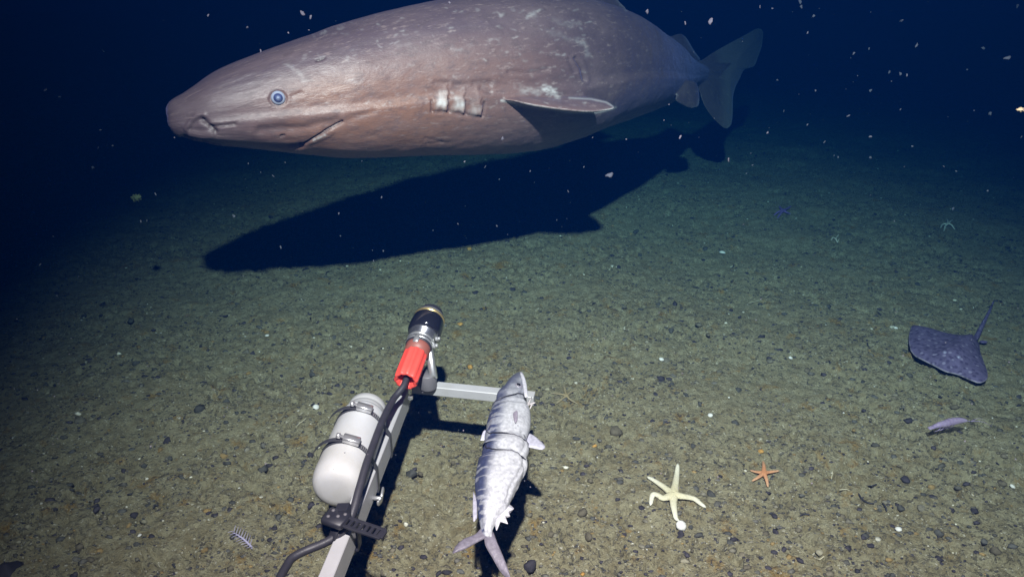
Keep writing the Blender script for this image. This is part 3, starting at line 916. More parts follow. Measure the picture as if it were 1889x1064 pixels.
    bits.append(blade(fine([(940,930),(948,938),(939,944),(941,952),(932,951),(937,966),(924,962),(916,978),(913,962),(926,945)], .216), .0022, (.46, .46, .50), nseg=44))
    for a, b, e, g in ((974,748,988,742),(976,756,984,742),(978,735,966,764)):
        p, p2 = on_level(a, b, .245), on_level(e, g, .252)
        bits.append(blade([p, p + np.array([.004, .004, .002]), p2, p2 - np.array([.003, .003, 0])], .0016, (.45, .42, .42), nseg=12))
    for v, f, c in bits:
        o_ = len(VV); VV += v; FF += [tuple(i + o_ for i in x) for x in f]; CC += c
    me = make_mesh('bait_fish', VV, FF)
    set_color(me, 'col', np.array(CC))
    fish = obj('bait_fish', me, vcol('wet_fish_skin', 'col', rough=.5, bump=.5, bscale=210, dist=.002, spec=.5, coat=.15, var=.22, vscale=170))
    tag(fish, 'dead silvery mackerel bait lashed with thin wires to the crossbar end', 'fish')
    # eye of the bait fish
    pe = on_level(957, 714, .262)
    e = obj('eye', make_mesh('bait_eye', *lathe(pe + ZZ * .004, unit(ZZ * 1.0 + S[10] * .35), [(-.004, .0078), (0, .0078), (.0015, .0068), (.0028, .002)], 18)), plain('fish_eye', (.20, .19, .22), rough=.25, coat=.5), fish)
    obj('pupil', make_mesh('bait_pupil', *lathe(pe + ZZ * .0066, unit(ZZ * 1.0 + S[10] * .35), [(-.002, .0044), (0, .0044), (.0010, .002)], 14)), plain('fish_pupil', (.01, .01, .012), rough=.15), e)
    # wires
    for ty, nm, up in ((738, 'wire tie round the head of the bait mackerel', 1), (812, 'wire tie round the middle of the bait mackerel, the upper one', 1), (842, 'wire tie round the bait mackerel belly, the lower one', 1)):
        i = int(np.argmin(np.abs(q - ty)))
        path = []
        for k in range(41):
            a = 2 * math.pi * k / 40
            j = min(len(q) - 1, max(0, i + int(round(5 * math.cos(a) * (1 if ty != 738 else -1.4) + 3 * math.sin(a)))))
            cx = math.copysign(abs(math.cos(a)) ** .9, math.cos(a)); sy = math.copysign(abs(math.sin(a)) ** .9, math.sin(a))
            pin = .915
            path.append(C[j] + S[j] * (hw[j] * pin * cx + .0018 * cx) + U[j] * (hw[j] * pin * .6 * sy + .0018 * sy))
        w = obj('bait_wire', make_mesh('bait_wire', *tube(path, .0011, 6)), M['wire'])
        tag(w, nm, 'wire', 'wires lashing the bait fish')
build_bait()

# ================================================================== animals on the seabed
def star_mesh(name, centre_px, arms, r0, z0, cols, disc):
    """sea star from arm polylines measured on the seabed"""
    c = bed_soft(*centre_px); c[2] += z0
    V, Fc, CC = [], [], []
    for arm in arms:
        pts = [c]
        for j, a in enumerate(arm):
            p = bed_soft(a[0], a[1]); p[2] += (a[2] if len(a) > 2 else z0 * (1 - .55 * (j + 1) / len(arm))); pts.append(p)
        P = smooth_path(pts, 26); t = np.linspace(0, 1, 26)
        rad = r0 * (1.0 - .26 * np.clip(t / .3, 0, 1) - .40 * t ** 1.8); rad[-1] *= .25; rad[-2] *= .7
        tan = np.gradient(P, axis=0); rings = []
        for p, tg, rr in zip(P, tan, rad):
            d, s, u = frame(tg)
            rings.append([p + rr * (math.cos(x) * s + .62 * math.sin(x) * u) for x in np.linspace(0, 2 * math.pi, 12, endpoint=False)])
        v, f = loft(rings); o = len(V); V += v; Fc += [tuple(i + o for i in k) for k in f]
        for k, tt in enumerate(t):
            ca = np.array(cols[0]) * (1 - tt) + np.array(cols[1]) * tt
            for _ in range(12): CC.append(ca * random.uniform(.92, 1.06))
    v, f = lathe(c - ZZ * disc * .5, ZZ, [(0, disc * .8), (disc * .3, disc), (disc * .62, disc * .9), (disc * .88, disc * .5), (disc * .95, disc * .05)], 22)
    o = len(V); V += v; Fc += [tuple(i + o for i in k) for k in f]
    for _ in v: CC.append(np.array(cols[2]) * random.uniform(.92, 1.05))
    m = make_mesh(name, V, Fc); set_color(m, 'col', np.array(CC)); return m

star_mat = vcol('sea_star_skin', 'col', rough=.75, bump=.6, bscale=420, dist=.003, spec=.25, sss=.1, var=.12, vscale=300)
o = obj('sea_star', star_mesh('yellow_sea_star', (1241.6, 918.6),
    [[(1245,899),(1248,879),(1250,858)], [(1219,900),(1204,888),(1193,883)], [(1222,923),(1212,928),(1205,927,.008),(1199,936,.006)],
     [(1242,940),(1246,958),(1254,963)], [(1261,921),(1279,924),(1291,931),(1302,938)]], .0108, .008, [(.56, .49, .31), (.64, .60, .50), (.52, .50, .47)], .0085), star_mat)
tag(o, 'pale yellow sea star with five long slender arms, the larger of the two', 'sea star', 'sea stars on the seabed')
o = obj('sea_star', star_mesh('orange_sea_star', (1408, 878),
    [[(1396,875),(1383,870)], [(1421,876),(1437,871)], [(1397,885),(1386,891)], [(1413,888),(1416,901)], [(1408,868),(1406,859)]], .0062, .010, [(.46, .19, .085), (.50, .29, .17), (.48, .20, .10)], .0075), star_mat)
tag(o, 'small orange sea star to the right of the larger yellow one', 'sea star', 'sea stars on the seabed')
o = obj('brittle_star', star_mesh('brittle_star', (1748, 417), [[(1741,417),(1734,423)], [(1755,421),(1761,426)], [(1752,413),(1757,409)], [(1747,411),(1746,407)], [(1743,421),(1741,427)]], .0055, .016, [(.62, .55, .48), (.66, .60, .52), (.64, .58, .5)], .007), star_mat)
tag(o, 'little pale brittle star above the skate near the right edge', 'brittle star')
o = obj('brittle_star', star_mesh('brittle_star_small', (1541, 443), [[(1536,442),(1533,444)], [(1545,447),(1546,451)], [(1543,440),(1546,438)]], .004, .010, [(.62, .55, .45), (.66, .60, .52), (.64, .58, .5)], .005), star_mat)
tag(o, 'tiny pale brittle star on the far seabed right of the shark shadow', 'brittle star')
o = obj('sea_star', star_mesh('purple_sea_star', (1444, 392), [[(1436,394),(1427,400)], [(1452,388),(1459,383)], [(1452,396),(1458,397)], [(1440,387),(1438,382)], [(1438,398),(1434,404)]], .009, .012, [(.20, .12, .34), (.26, .17, .40), (.22, .13, .36)], .011), star_mat)
tag(o, 'small dark purple sea star on the far seabed below the shark tail', 'sea star', 'sea stars on the seabed')
o = obj('brittle_star', star_mesh('sunken_brittle_star', (1045, 730), [[(1032,728),(1016,728)], [(1056,724),(1066,716)], [(1050,738),(1066,746)], [(1042,722),(1040,712)], [(1036,738),(1026,744)]], .0042, .003, [(.29, .22, .12), (.31, .25, .16), (.29, .22, .12)], .006), star_mat)
tag(o, 'silt coloured brittle star half buried just right of the crossbar end', 'brittle star')

# skate
def build_skate():
    z = .020
    out = [(1679,648),(1676,630),(1679,610),(1687,600),(1702,602),(1730,610),(1762,618),(1786,622),(1799,622),(1806,634),(1808,650),(1815,672),(1821,692),(1818,704),(1806,708),
           (1786,701),(1764,692),(1744,687),(1722,676),(1700,665),(1687,658)]
    P = smooth_path([on_level(a, b, z) for a, b in out] + [on_level(*out[0], z)], 97)[:-1]
    c = on_level(1752, 655, z); m = len(P)
    head = on_level(1738, 684, z); tail = on_level(1801, 624, z)
    V, Fc, CC = [], [], []
    lv = [0.0, .02, .08, .2, .36, .52, .68, .84, .95]
    def hgt(p, t):
        ax = unit(tail - head); k = np.dot(p - head, ax) / np.linalg.norm(tail - head)
        off = np.linalg.norm((p - head) - ax * np.dot(p - head, ax))
        ridge = .024 * math.exp(-(off / .035) ** 2) * max(0, min(1, k * 5)) * max(0.35, 1 - .4 * k)
        return .010 * min(1, t * 5) + .012 * t ** .8 + ridge * min(1, t * 3)
    for sgn in (1, -1):
        for t in lv:
            for p in P:
                w = p * (1 - t) + c * t
                h = hgt(w, t) if sgn > 0 else -.004 * min(1, t * 6)
                curl = .004 * (1 - t) ** 3 * math.sin(9 * np.dot(p, unit(tail - head)) + 2.0)
                w = w + ZZ * (h * (1 if sgn > 0 else 1) + curl + (.0015 if sgn > 0 else -.0015))
                V.append(w)
                edge = t < .015
                spot = vnoise(np.array([w[0] / .017 + 40]), np.array([w[1] / .017 + 40]), 51)[0]
                fleck = vnoise(np.array([w[0] / .010 + 40]), np.array([w[1] / .010 + 40]), 52)[0]
                col = np.array([.115, .088, .165])
                if edge and sgn > 0: col = np.array([.24, .19, .27])
                if sgn < 0: col = np.array([.5, .45, .48])
                CC.append(col)
    n = len(lv)
    for si in (0, 1):
        o_ = si * n * m
        for l in range(n - 1):
            for j in range(m):
                k = (j + 1) % m; f = (o_ + l*m + j, o_ + l*m + k, o_ + (l+1)*m + k, o_ + (l+1)*m + j)
                Fc.append(f[::-1] if si == 0 else f)
        cap = tuple(o_ + (n-1)*m + j for j in range(m)); Fc.append(cap[::-1] if si == 0 else cap)
    for j in range(m):
        k = (j + 1) % m; Fc.append((j, k, n*m + k, n*m + j))
    # tail and pelvic lobes
    tp = smooth_path([on_level(1786,636,.030), on_level(1800,623,.028), on_level(1810,604,.025), on_level(1819,586,.022), on_level(1826,572,.022), on_level(1833,556,.024)], 30)
    v, f = tube(tp, np.linspace(.009, .0025, 30), 10); o_ = len(V); V += v; Fc += [tuple(i + o_ for i in k) for k in f]; CC += [np.array([.13, .10, .20])] * len(v)
    for k in (14, 20, 26):
        b = tp[k] + ZZ * .002; d = unit(tp[k] - tp[k-2]); s_ = unit(np.cross(d, ZZ))
        v, f = box(b + ZZ * .008, unit(d + ZZ * .6), s_, unit(np.cross(s_, d + ZZ * .6)), .006, .0010, .004, .0004); o_ = len(V)
        V += list(v); Fc += [tuple(i + o_ for i in q) for q in f]; CC += [np.array([.13, .10, .20])] * len(v)
    for sx in (-1, 1):
        d = unit(tail - head); s_ = unit(np.cross(d, ZZ)) * sx
        p0 = tail + s_ * .014 - ZZ * .004
        v, f = lathe(p0 - d * .01, unit(d + s_ * .6), [(0, .004), (.008, .008), (.016, .008), (.022, .005), (.026, .001)], 14)
        v = [np.array([q[0], q[1], p0[2] + (q[2] - p0[2]) * .35]) for q in v]
        o_ = len(V); V += v; Fc += [tuple(i + o_ for i in q) for q in f]; CC += [np.array([.12, .09, .18])] * len(v)
    me = make_mesh('skate', V, Fc); set_color(me, 'col', np.array(CC))
    sm = vcol('skate_skin', 'col', rough=.8, bump=.4, bscale=220, dist=.002, spec=.15, var=.25, vscale=60)
    N, L = sm.node_tree.nodes, sm.node_tree.links; tc = N.new('ShaderNodeTexCoord'); b_ = N['Principled BSDF']
    src = b_.inputs['Base Color'].links[0].from_socket
    for sc, lo, hi, colr in ((72, .24, .44, (.030, .020, .055)), (46, .14, .26, (.30, .25, .37))):
        vo = N.new('ShaderNodeTexVoronoi'); vo.inputs['Scale'].default_value = sc; vo.inputs['Randomness'].default_value = .9
        L.new(tc.outputs['Object'], vo.inputs['Vector'])
        mr = N.new('ShaderNodeMapRange'); mr.inputs[1].default_value = lo; mr.inputs[2].default_value = hi; mr.inputs[3].default_value = .6; mr.inputs[4].default_value = 0
        L.new(vo.outputs['Distance'], mr.inputs[0])
        mx = N.new('ShaderNodeMix'); mx.data_type = 'RGBA'; L.new(mr.outputs[0], mx.inputs[0]); L.new(src, mx.inputs[6]); mx.inputs[7].default_value = (*colr, 1); src = mx.outputs[2]
    L.new(src, b_.inputs['Base Color'])
    o = obj('skate', me, sm)
    tag(o, 'dark purple spotted skate gliding just over the seabed by the right edge', 'skate')
    for sx in (-1, 1):
        d = unit(tail - head); s_ = unit(np.cross(d, ZZ)) * sx
        p = head + d * .052 + s_ * .016 + ZZ * .034
        e = obj('eye', make_mesh('skate_eye', *lathe(p - ZZ * .006, unit(ZZ + s_ * .5), [(0, .0065), (.005, .0065), (.008, .005), (.010, .001)], 14)), plain('skate_eye', (.22, .19, .30), rough=.3), o)
build_skate()

# krill-like swimmer: pale violet, glassy
def build_krill():
    pts = [at(1722,787,1.60), at(1738,782,1.60), at(1757,777,1.61), at(1776,775,1.615), at(1793,777,1.615)]
    P = smooth_path(pts, 40); t = np.linspace(0, 1, 40)
    rad = .0105 * np.sin(np.clip(.12 + t * .98, 0, 1) * math.pi) ** .55 * (.62 + .38 * t) + .0008
    rad *= 1 + .05 * np.sin(t * 60) * (t < .6)
    V, Fc = tube(P, rad, 14)
    for i in range(5):
        b = P[8 + i * 4] - ZZ * .006
        v, f = tube(smooth_path([b, b + np.array([-.006, -.002, -.010]), b + np.array([-.014, -.002, -.014])], 8), np.linspace(.0016, .0005, 8), 6)
        V, Fc = merge((V, Fc), (v, f))
    for s_ in (-1, 1):
        v, f = tube(smooth_path([P[-2], P[-2] + np.array([.02, s_ * .006, .004]), P[-2] + np.array([.045, s_ * .012, -.006])], 8), np.linspace(.0009, .0003, 8), 5)
        V, Fc = merge((V, Fc), (v, f))
    v, f = box(P[0] + (P[0] - P[3]) * .25, unit(P[0] - P[3]), np.array([0, 1., 0]), ZZ, .010, .005, .0015, .0006); V, Fc = merge((V, Fc), (v, f))
    m, t_, b, N, L = nt('glassy_violet_body')
    b.inputs['Base Color'].default_value = (.42, .31, .52, 1); b.inputs['Roughness'].default_value = .35
    b.inputs['Subsurface Weight'].default_value = .4; b.inputs['Subsurface Radius'].default_value = (.01, .008, .012)
    tr = N.new('ShaderNodeBsdfTransparent'); mx = N.new('ShaderNodeMixShader'); lw = N.new('ShaderNodeTexNoise'); lw.inputs['Scale'].default_value = 60
    mr = N.new('ShaderNodeMapRange'); mr.inputs[3].default_value = .35; mr.inputs[4].default_value = .6
    L.new(lw.outputs['Fac'], mr.inputs[0]); L.new(mr.outputs[0], mx.inputs[0]); L.new(tr.outputs[0], mx.inputs[1]); L.new(b.outputs[0], mx.inputs[2])
    L.new(mx.outputs[0], N['Material Output'].inputs['Surface'])
    o = obj('krill', make_mesh('krill', V, Fc), m)
    tag(o, 'small pale violet glassy krill swimming below the skate', 'krill')
    obj('eye', make_mesh('krill_eye', *lathe(P[-4] + np.array([0, -.006, .002]), np.array([0, -1., 0]), [(0, .002), (.002, .002), (.003, .001)], 8)), M['rubber'], o)
build_krill()

# feathery sea pen lying on the silt
def build_feather():
    a = bed(432, 990); b = bed(470, 1020); a[2] += .012; b[2] += .010
    P = smooth_path([a, (a + b) / 2 + ZZ * .006, b], 16)
    root = empty('sea_pen', b); tag(root, 'pale violet feathery sea pen lying on the silt near the bottom left', 'sea pen')
    mat = plain('pale_violet_polyp', (.34, .30, .42), rough=.7, var=.15, scale=200)
    obj('stem', make_mesh('pen_stem', *tube(P, np.linspace(.0012, .0026, 16), 8)), mat, root)
    d = unit(b - a); s = unit(np.cross(d, ZZ))
    for k in (-1, 1):
        for i in range(9):
            p = P[0] + (P[-1] - P[0]) * (i + .5) / 9 + ZZ * .004; ln = .014 * (.55 + .6 * math.sin(math.pi * (i + 2) / 12)) * (1.1 if k < 0 else .8)
            q_ = smooth_path([p, p + s * k * ln * .55 - d * .003 + ZZ * .003, p + s * k * ln - d * .007 + ZZ * .001], 6)
            obj('pinnule', make_mesh('pinnule', *tube(q_, np.linspace(.0008, .0004, 6), 5)), mat, root)
build_feather()

# ================================================================== stones, shells, fragments
def stone_mesh(name, seed, sub=2, flat=.6, jag=.25):
    import bmesh
    bm = bmesh.new(); bmesh.ops.create_icosphere(bm, subdivisions=sub, radius=1.0)
    r = random.Random(seed)
    for _ in range(8):
        n = Vector((r.uniform(-1, 1), r.uniform(-1, 1), r.uniform(-1, 1))).normalized(); k = r.uniform(.40, .75)
        for v in bm.verts:
            e = v.co.dot(n) - k
            if e > 0: v.co -= n * e * .85
    sx, sy = r.uniform(.75, 1.25), r.uniform(.7, 1.1)
    for v in bm.verts:
        v.co *= 1 + r.uniform(-jag, jag) * .35
        v.co = Vector((v.co.x * sx, v.co.y * sy, v.co.z * flat))
    m = bpy.data.meshes.new(name); bm.to_mesh(m); bm.free(); m.shade_smooth(); return m

PALETTE = [((.070, .066, .060), 'dark grey'), ((.042, .036, .044), 'blackish violet'), ((.12, .10, .07), 'brown'), ((.15, .132, .10), 'grey brown'), ((.23, .155, .065), 'ochre')]
stones = {}
for ci, (c, nm) in enumerate(PALETTE):
    for k in range(4):
        m = stone_mesh('pebble', 100 + ci * 10 + k, 2, random.uniform(.5, .8), .55)
        set_color(m, 'col', np.array([np.array(c) * random.uniform(.75, 1.3) for _ in m.vertices])); m.materials.append(M['stone'])
        stones[ci, k] = m

def put_stone(px, py, rpx, ci, label, group=None, name='pebble', cat='pebble', sink=.25, stretch=1.0):
    p = bed(px, py); r = rpx * depth_of(p) / FPX
    o = obj(name, stones[ci, random.randrange(4)])
    o.location = (p[0], p[1], p[2] + r * (.38 - sink)); o.scale = (r * stretch, r, r)
    o.rotation_euler = (random.uniform(-.3, .3), random.uniform(-.3, .3), random.uniform(0, 6.28))
    tag(o, label, cat, group); return o

NAMED = [
    (980,1044,14,1,'rounded blackish violet stone at the bottom edge right of the bait tail'), (1137,797,15,2,'flat brown stone lying between the bait fish and the small orange sea star'),
    (760,875,12,0,'dark grey stone in the shade right of the canister'), (370,757,13,0,'dark grey stone on the left, level with the canister cap'),
    (247,950,9,1,'blackish violet stone far down on the left'), (485,868,11,0,'dark stone just left of the canister end'),
    (1678,776,10,1,'blackish violet stone left of the pale violet krill'), (1670,886,10,1,'blackish violet stone right of the orange sea star, the largest there'),
    (1429,953,8,1,'dark violet stone below the orange sea star'), (1431,983,7,1,'small dark violet stone, lower one below the orange sea star'),
    (1257,985,10,1,'blackish violet stone with a white shell on it below the yellow sea star'), (1312,912,9,0,'dark stone just right of the yellow sea star arm'),
    (1474,640,8,2,'round brown stone between the crossbar and the skate'), (577,690,7,0,'dark round stone above the white canister'),
    (1075,946,11,2,'brown stone below right of the bait belly'), (1015,985,9,2,'brown stone close right of the bait tail'),
    (1085,990,10,2,'flat brown stone between the bait tail and the yellow sea star'), (1475,1034,8,1,'dark violet stone at the bottom edge right of the yellow sea star'),
    (1300,460,6,0,'dark stone on the far seabed under the shark tail'), (1661,938,8,0,'dark flat stone near the lower right corner'),
    (12,1056,30,1,'large dark violet rock cut off by the bottom left corner')]
for a in NAMED: put_stone(*a)

n = 0; tries = 0
GN = ['dark grey', 'blackish violet', 'brown', 'grey brown', 'ochre']
while n < 280 and tries < 6000:
    tries += 1
    x = random.uniform(-1.5, 2.2); y = .7 + 2.4 * random.random() ** 1.5
    pq = project(np.array([[x, y, 0.]]))[0]
    if not (10 < pq[0] < PW - 10 and 330 < pq[1] < PH - 4): continue
    if vnoise(np.array([x / .25 + 9]), np.array([y / .25 + 9]), 61)[0] < random.uniform(.1, .75): continue
    d = depth_of((x, y, 0)); r = .0038 + .0095 * random.random() ** 2.2
    ci = random.choices(range(5), (4, 3, 3, 3, 1.2))[0]
    put_stone(pq[0], pq[1], r * FPX / d, ci, GN[ci] + ' pebble lying in the silt among many others', GN[ci] + ' pebbles scattered on the seabed')
    n += 1

def put_shell(px, py, rpx, label, group=None, col=(.74, .70, .66)):
    p = bed(px, py); r = rpx * depth_of(p) / FPX
    m = shellm
    o = obj('shell', m); o.location = (p[0], p[1], p[2] + r * .25); o.scale = (r, r, r)
    o.rotation_euler = (random.uniform(-.5, .5), random.uniform(-.5, .5), random.uniform(0, 6.28)); tag(o, label, 'shell', group); return o
V, Fc = lathe(np.zeros(3), ZZ, [(-.05, .9), (0, 1.0), (.28, .92), (.5, .7), (.64, .4), (.69, .05)], 16, lobes=8, lobe_amp=.03)
shellm = make_mesh('shell', V, Fc); set_color(shellm, 'col', np.array([np.array([.72, .68, .64]) * random.uniform(.9, 1.08) for _ in V])); shellm.materials.append(M['stone'])
for a in [(1256,971,10,'white domed shell touching the lower arm of the yellow sea star'), (1310,767,5,'small white shell fragment midway between the bait and the skate'), (1220,664,5,'white shell fragment above right of the crossbar'),
          (1332,468,6,'pale round shell on the far seabed right of the shark shadow'), (1458,661,4,'tiny white shell left of the skate'), (1652,606,4,'tiny white shell just left of the skate wing tip'),
          (583,752,6,'white speckled shell left of the canister cap'), (1657,977,6,'cream shell near the lower right corner'), (493,620,4,'tiny cream shell above the canister on the left'),
          (258,988,4,'tiny white shell near the bottom left'), (1867,898,5,'pale shell at the right edge')]:
    put_shell(*a)
n = 0
while n < 70:
    x = random.uniform(-1.4, 2.2); y = .75 + 2.4 * random.random() ** 1.3
    pq = project(np.array([[x, y, 0.]]))[0]
    if not (20 < pq[0] < PW - 10 and 360 < pq[1] < PH - 8): continue
    put_shell(pq[0], pq[1], random.uniform(.0011, .0026) * FPX / depth_of((x, y, 0)), 'tiny pale shell chip lying in the silt', 'shell chips scattered on the seabed'); n += 1

# ochre sponge lumps
def put_lump(px, py, rpx, label, ):
    p = bed(px, py); r = rpx * depth_of(p) / FPX
    m = stone_mesh('sponge', int(px), 3, .7, .5); set_color(m, 'col', np.array([np.array([.46, .25, .07]) * random.uniform(.7, 1.2) for _ in m.vertices])); m.materials.append(M['stone'])
    o = obj('sponge', m); o.location = (p[0], p[1], p[2] + r * .15); o.scale = (r, r, r); tag(o, label, 'sponge', 'ochre sponges on the seabed')
for a in [(1403,832,7,'small orange sponge lump above the orange sea star'), (849,598,6,'ochre sponge lump right of the instrument dome'), (868,678,6,'ochre sponge lump behind the crossbar'), (1097,823,5,'orange sponge lump right of the bait belly fin'),
          (1075,1059,6,'rust orange sponge at the bottom edge'), (1160,578,7,'ochre sponge in the middle of the seabed'), (865,460,6,'ochre sponge just below the shark shadow')]: put_lump(*a)

# worm tubes and dark twigs
def put_thread(pts, r, mat, label, name, cat, group):
    P = []
    for a, b in pts:
        p = bed(a, b); p[2] += r * 1.2 + .0015; P.append(p)
    o = obj(name, make_mesh(name, *tube(smooth_path(P, 14), np.r_[r * .6, np.full(12, r), r * .5], 6)), mat); tag(o, label, cat, group)
pale_t = plain('pale_worm_tube', (.42, .37, .26), rough=.8, scale=200); dark_t = plain('dark_twig', (.030, .028, .034), rough=.7, scale=200)
for pts, lab in [([(1532,858),(1535,870),(1533,885)], 'pale worm tube right of the orange sea star, standing upright in the picture'), ([(1548,905),(1560,904),(1570,909),(1575,914)], 'pale curved worm tube below right of the orange sea star'),
                 ([(1380,560),(1400,556),(1425,540)], 'pale thin worm tube on the far seabed'), ([(545,790),(556,780),(566,772)], 'pale thin worm tube left of the canister'), ([(1502,1030),(1512,1033),(1520,1027)], 'pale curled worm tube at the bottom right')]:
    put_thread(pts, .0012, pale_t, lab, 'worm_tube', 'worm tube', 'pale worm tubes')
for pts, lab in [([(1583,912),(1590,923),(1600,929),(1612,931)], 'dark bent twig right of the orange sea star'), ([(1595,899),(1608,898),(1617,895)], 'short dark twig above the bent one, right of the orange sea star'), ([(1627,930),(1633,937),(1635,945)], 'short dark twig left of the flat stone, lower right'),
                 ([(1624,569),(1636,566)], 'dark rod left of the skate, pointing to it'), ([(1618,576),(1625,583)], 'smaller dark rod left of the skate'), ([(1475,953),(1484,950),(1493,951)], 'dark chip below right of the orange sea star'),
                 ([(1093,1052),(1106,1050),(1118,1055)], 'dark twig at the bottom edge left of the yellow sea star')]:
    put_thread(pts, .0018, dark_t, lab, 'twig', 'twig', 'dark twigs')
n = 0
while n < 60:
    x = random.uniform(-1.2, 1.9); y = .8 + 1.7 * random.random()
    pq = project(np.array([[x, y, 0.]]))[0]
    if not (20 < pq[0] < PW - 20 and 480 < pq[1] < PH - 10): continue
    a = random.uniform(0, 6.28); ln = random.uniform(5, 13); be = random.uniform(-4, 4)
    put_thread([(pq[0], pq[1]), (pq[0] + ln * .5 * math.cos(a) + be * .4, pq[1] + ln * .3 * math.sin(a) + be * .4), (pq[0] + ln * math.cos(a), pq[1] + ln * .6 * math.sin(a))],
               random.uniform(.0010, .0022), dark_t, 'short dark plant fragment lying in the silt', 'fragment', 'fragment', 'dark fragments scattered on the seabed'); n += 1

# fine gravel: one mass
def build_gravel(count=46000):
    import bmesh
    bases = []
    for k in range(5):
        m = stone_mesh('grit', 300 + k, 1, .65, .5); bases.append((np.array([v.co[:] for v in m.vertices]), [tuple(p.vertices) for p in m.polygons])); bpy.data.meshes.remove(m)
    y = .62 + 4.2 * RNG.random(count * 2) ** 1.7; x = (RNG.random(count * 2) * 2 - 1) * (.35 + .92 * y) + .03
    w = .35 * vnoise(x / .2 + 30, y / .2 + 30, 71) + .65 * vnoise(x / .06 + 30, y / .06 + 30, 72)
    keep = np.where(w + .25 * RNG.random(count * 2) > .52)[0][:count]
    x, y = x[keep], y[keep]; z = bed_height(x, y)
    r = (.0010 + .0030 * RNG.random(len(x)) ** 2.0) * (1 + .25 * np.maximum(0, y - 1.2))
    big = RNG.random(len(x)) < .12; r = np.where(big, (.0034 + .0068 * RNG.random(len(x)) ** 1.6), r)
    Vs, Ls, CC = [], [], []
    cols = np.array([p[0] for p in PALETTE] + [(.20, .175, .125), (.50, .46, .38), (.22, .195, .135), (.10, .09, .075)])
    pick = RNG.choice(len(cols), len(x), p=np.array([6, 5.5, 3.4, 2.4, 1.2, .8, .5, .6, 4.4]) / 24.8)
    off = 0
    for i in range(len(x)):
        v, f = bases[i % 5]
        a = RNG.random() * 6.28; ca, sa_ = math.cos(a), math.sin(a)
        s = r[i]
        Vs.append(np.stack([(v[:, 0] * ca - v[:, 1] * sa_) * s * 1.3 + x[i], (v[:, 0] * sa_ + v[:, 1] * ca) * s + y[i], v[:, 2] * s + z[i] + s * (.05 if big[i] else .4)], -1))
        Ls.append(np.array(f) + off); off += len(v)
        CC.append(np.repeat(cols[pick[i]][None] * (.7 + .6 * RNG.random()), len(v), 0))
    V = np.concatenate(Vs).astype(np.float32); F_ = np.concatenate(Ls).astype(np.int32)
    m = bpy.data.meshes.new('gravel')
    m.vertices.add(len(V)); m.vertices.foreach_set('co', V.ravel())
    m.loops.add(F_.size); m.loops.foreach_set('vertex_index', F_.ravel())
    m.polygons.add(len(F_)); m.polygons.foreach_set('loop_start', np.arange(0, F_.size, 3, dtype=np.int32))
    m.update(calc_edges=True); m.shade_smooth(); set_color(m, 'col', np.concatenate(CC))
    o = obj('gravel', m, M['stone']); tag(o, 'fine dark and tan gravel strewn over the silty seabed', 'gravel', kind='stuff')
build_gravel()

# ================================================================== drifting marine snow
FL = [(384,29,4),(456,51,4),(190,94,3),(84,166,6),(110,179,5),(185,240,4),(181,273,4),(171,309,6),(208,269,3),(260,408,5),(271,407,3),(431,398,6),(287,358,4),(105,545,3),(74,488,4),(458,302,3),(452,345,3),(481,318,3),(322,254,3),
      (558,25,6),(573,32,8),(570,56,3),(532,61,4),(481,94,4),(829,5,4),(526,300,3),(521,310,3),(504,325,3),(857,298,3),(1194,22,5),(1311,40,9),(1264,43,3),(1434,148,5),(1416,245,5),(1344,295,5),(1388,305,5),(1377,320,3),(1255,253,6),(1155,257,4),(1093,254,3),
      (1124,323,8),(1077,308,4),(978,316,4),(921,331,3),(895,308,3),(927,256,5),(1425,16,3),(1402,13,3),(1234,193,3),(1225,222,3),(704,364,3),(625,394,4),(518,456,4),(1048,353,4),(917,417,6),(707,463,4),(689,481,3),(1027,406,3),(799,425,2),(845,413,3),(449,509,3),
      (1476,3,6),(1478,13,5),(1501,30,5),(1490,61,5),(1575,99,4),(1603,90,5),(1663,39,6),(1691,84,5),(1504,167,5),(1565,214,4),(1606,252,4),(1521,262,5),(1539,287,3),(1546,290,3),(1605,291,4),(1683,270,4),(1668,308,4),(1764,316,3),(1741,307,4),(1826,210,7),(1858,107,8),(1877,12,8),
      (1813,89,5),(1784,129,4),(1661,136,4),(1673,139,4),(1641,133,4),(1758,385,5),(1822,352,4),(1606,360,3),(1650,408,3),(1661,202,4),(1606,167,4),(1797,204,3),(1884,253,5),(628,435,4),(1446,205,3),(1490,230,3),(975,205,0)]
flm = plain('marine_snow', (.15, .16, .20), rough=.9, var=.2, scale=5)
_t = flm.node_tree; _mx = _t.nodes.new('ShaderNodeMixShader'); _mx.inputs[0].default_value = .42
_t.links.new(_t.nodes.new('ShaderNodeBsdfTransparent').outputs[0], _mx.inputs[1]); _t.links.new(_t.nodes['Principled BSDF'].outputs[0], _mx.inputs[2])
_t.links.new(_mx.outputs[0], _t.nodes['Material Output'].inputs['Surface'])
flakes = []
for k in range(4):
    m = stone_mesh('marine_snow_flake', 500 + k, 2, random.uniform(.5, .9), .9); m.materials.append(flm); flakes.append(m)
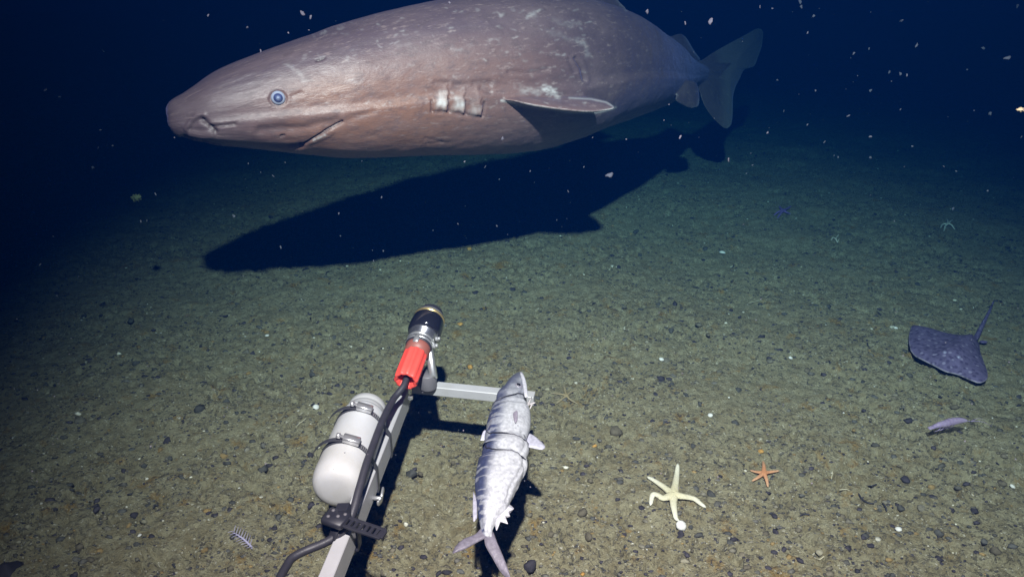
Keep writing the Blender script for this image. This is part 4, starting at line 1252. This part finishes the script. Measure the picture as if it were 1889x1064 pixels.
for a, b, s in FL:
    if s == 0: continue
    r = ray(a, b); dmax = min(1.9, (.06 - CAM[2]) / r[2] if r[2] < 0 else 9)
    if 300 < a < 1420 and b < 300: dmax = min(dmax, 1.35)
    d = random.uniform(.72, 1.0) * dmax
    p = at(a, b, d); rr = s * random.choice((.38, .45, .5, .6)) * d / FPX
    o = obj('marine_snow_flake', random.choice(flakes)); o.location = tuple(p); o.scale = (rr * random.uniform(1, 1.7), rr, rr * random.uniform(.7, 1.1))
    o.rotation_euler = (random.uniform(0, 3), random.uniform(0, 3), random.uniform(0, 6))
    tag(o, 'pale speck of marine snow drifting in the dark blue water', 'marine snow', 'marine snow flakes drifting in the water')
for a, b, s, d, c, lab in [(1881,203,8,1.25,(.55,.42,.26),'bright orange tinged marine snow flake at the right edge'), (250,364,13,1.9,(.10,.13,.06),'faint olive drifting clump left of the shark snout')]:
    m = stone_mesh('marine_snow_flake', 700 + s, 3, .8, 1.2); m.materials.append(plain('flake_' + str(s), c, rough=.9, scale=5))
    o = obj('marine_snow_flake', m); o.location = tuple(at(a, b, d)); rr = s * .7 * d / FPX; o.scale = (rr * 1.2, rr, rr); tag(o, lab, 'marine snow', 'marine snow flakes drifting in the water')

# the fine haze of specks between the flakes: one mass
def build_fine_snow(count=900):
    V, Fc = [], []
    base = [(1, 0, -.7), (-.5, .87, -.7), (-.5, -.87, -.7), (.5, -.87, .7), (.5, .87, .7), (-1, 0, .7)]
    tri = [(0, 2, 1), (3, 4, 5), (0, 1, 4), (1, 2, 5), (2, 0, 3), (0, 4, 3), (1, 5, 4), (2, 3, 5)]
    while len(V) < count * 6:
        a, b = random.uniform(-60, PW + 60), random.uniform(-40, 900)
        r = ray(a, b); dmax = min(3.2, (.05 - CAM[2]) / r[2] if r[2] < 0 else 9)
        p = at(a, b, random.uniform(.45, 1.0) * dmax); k = random.uniform(.0004, .0012)
        o_ = len(V); V += [p + np.array(q) * k * random.uniform(.7, 1.3) for q in base]; Fc += [tuple(i + o_ for i in t) for t in tri]
    o = obj('fine_marine_snow', make_mesh('fine_marine_snow', V, Fc), flm)
    tag(o, 'dust of tiny specks drifting in the dark water', 'marine snow', kind='stuff')
build_fine_snow()
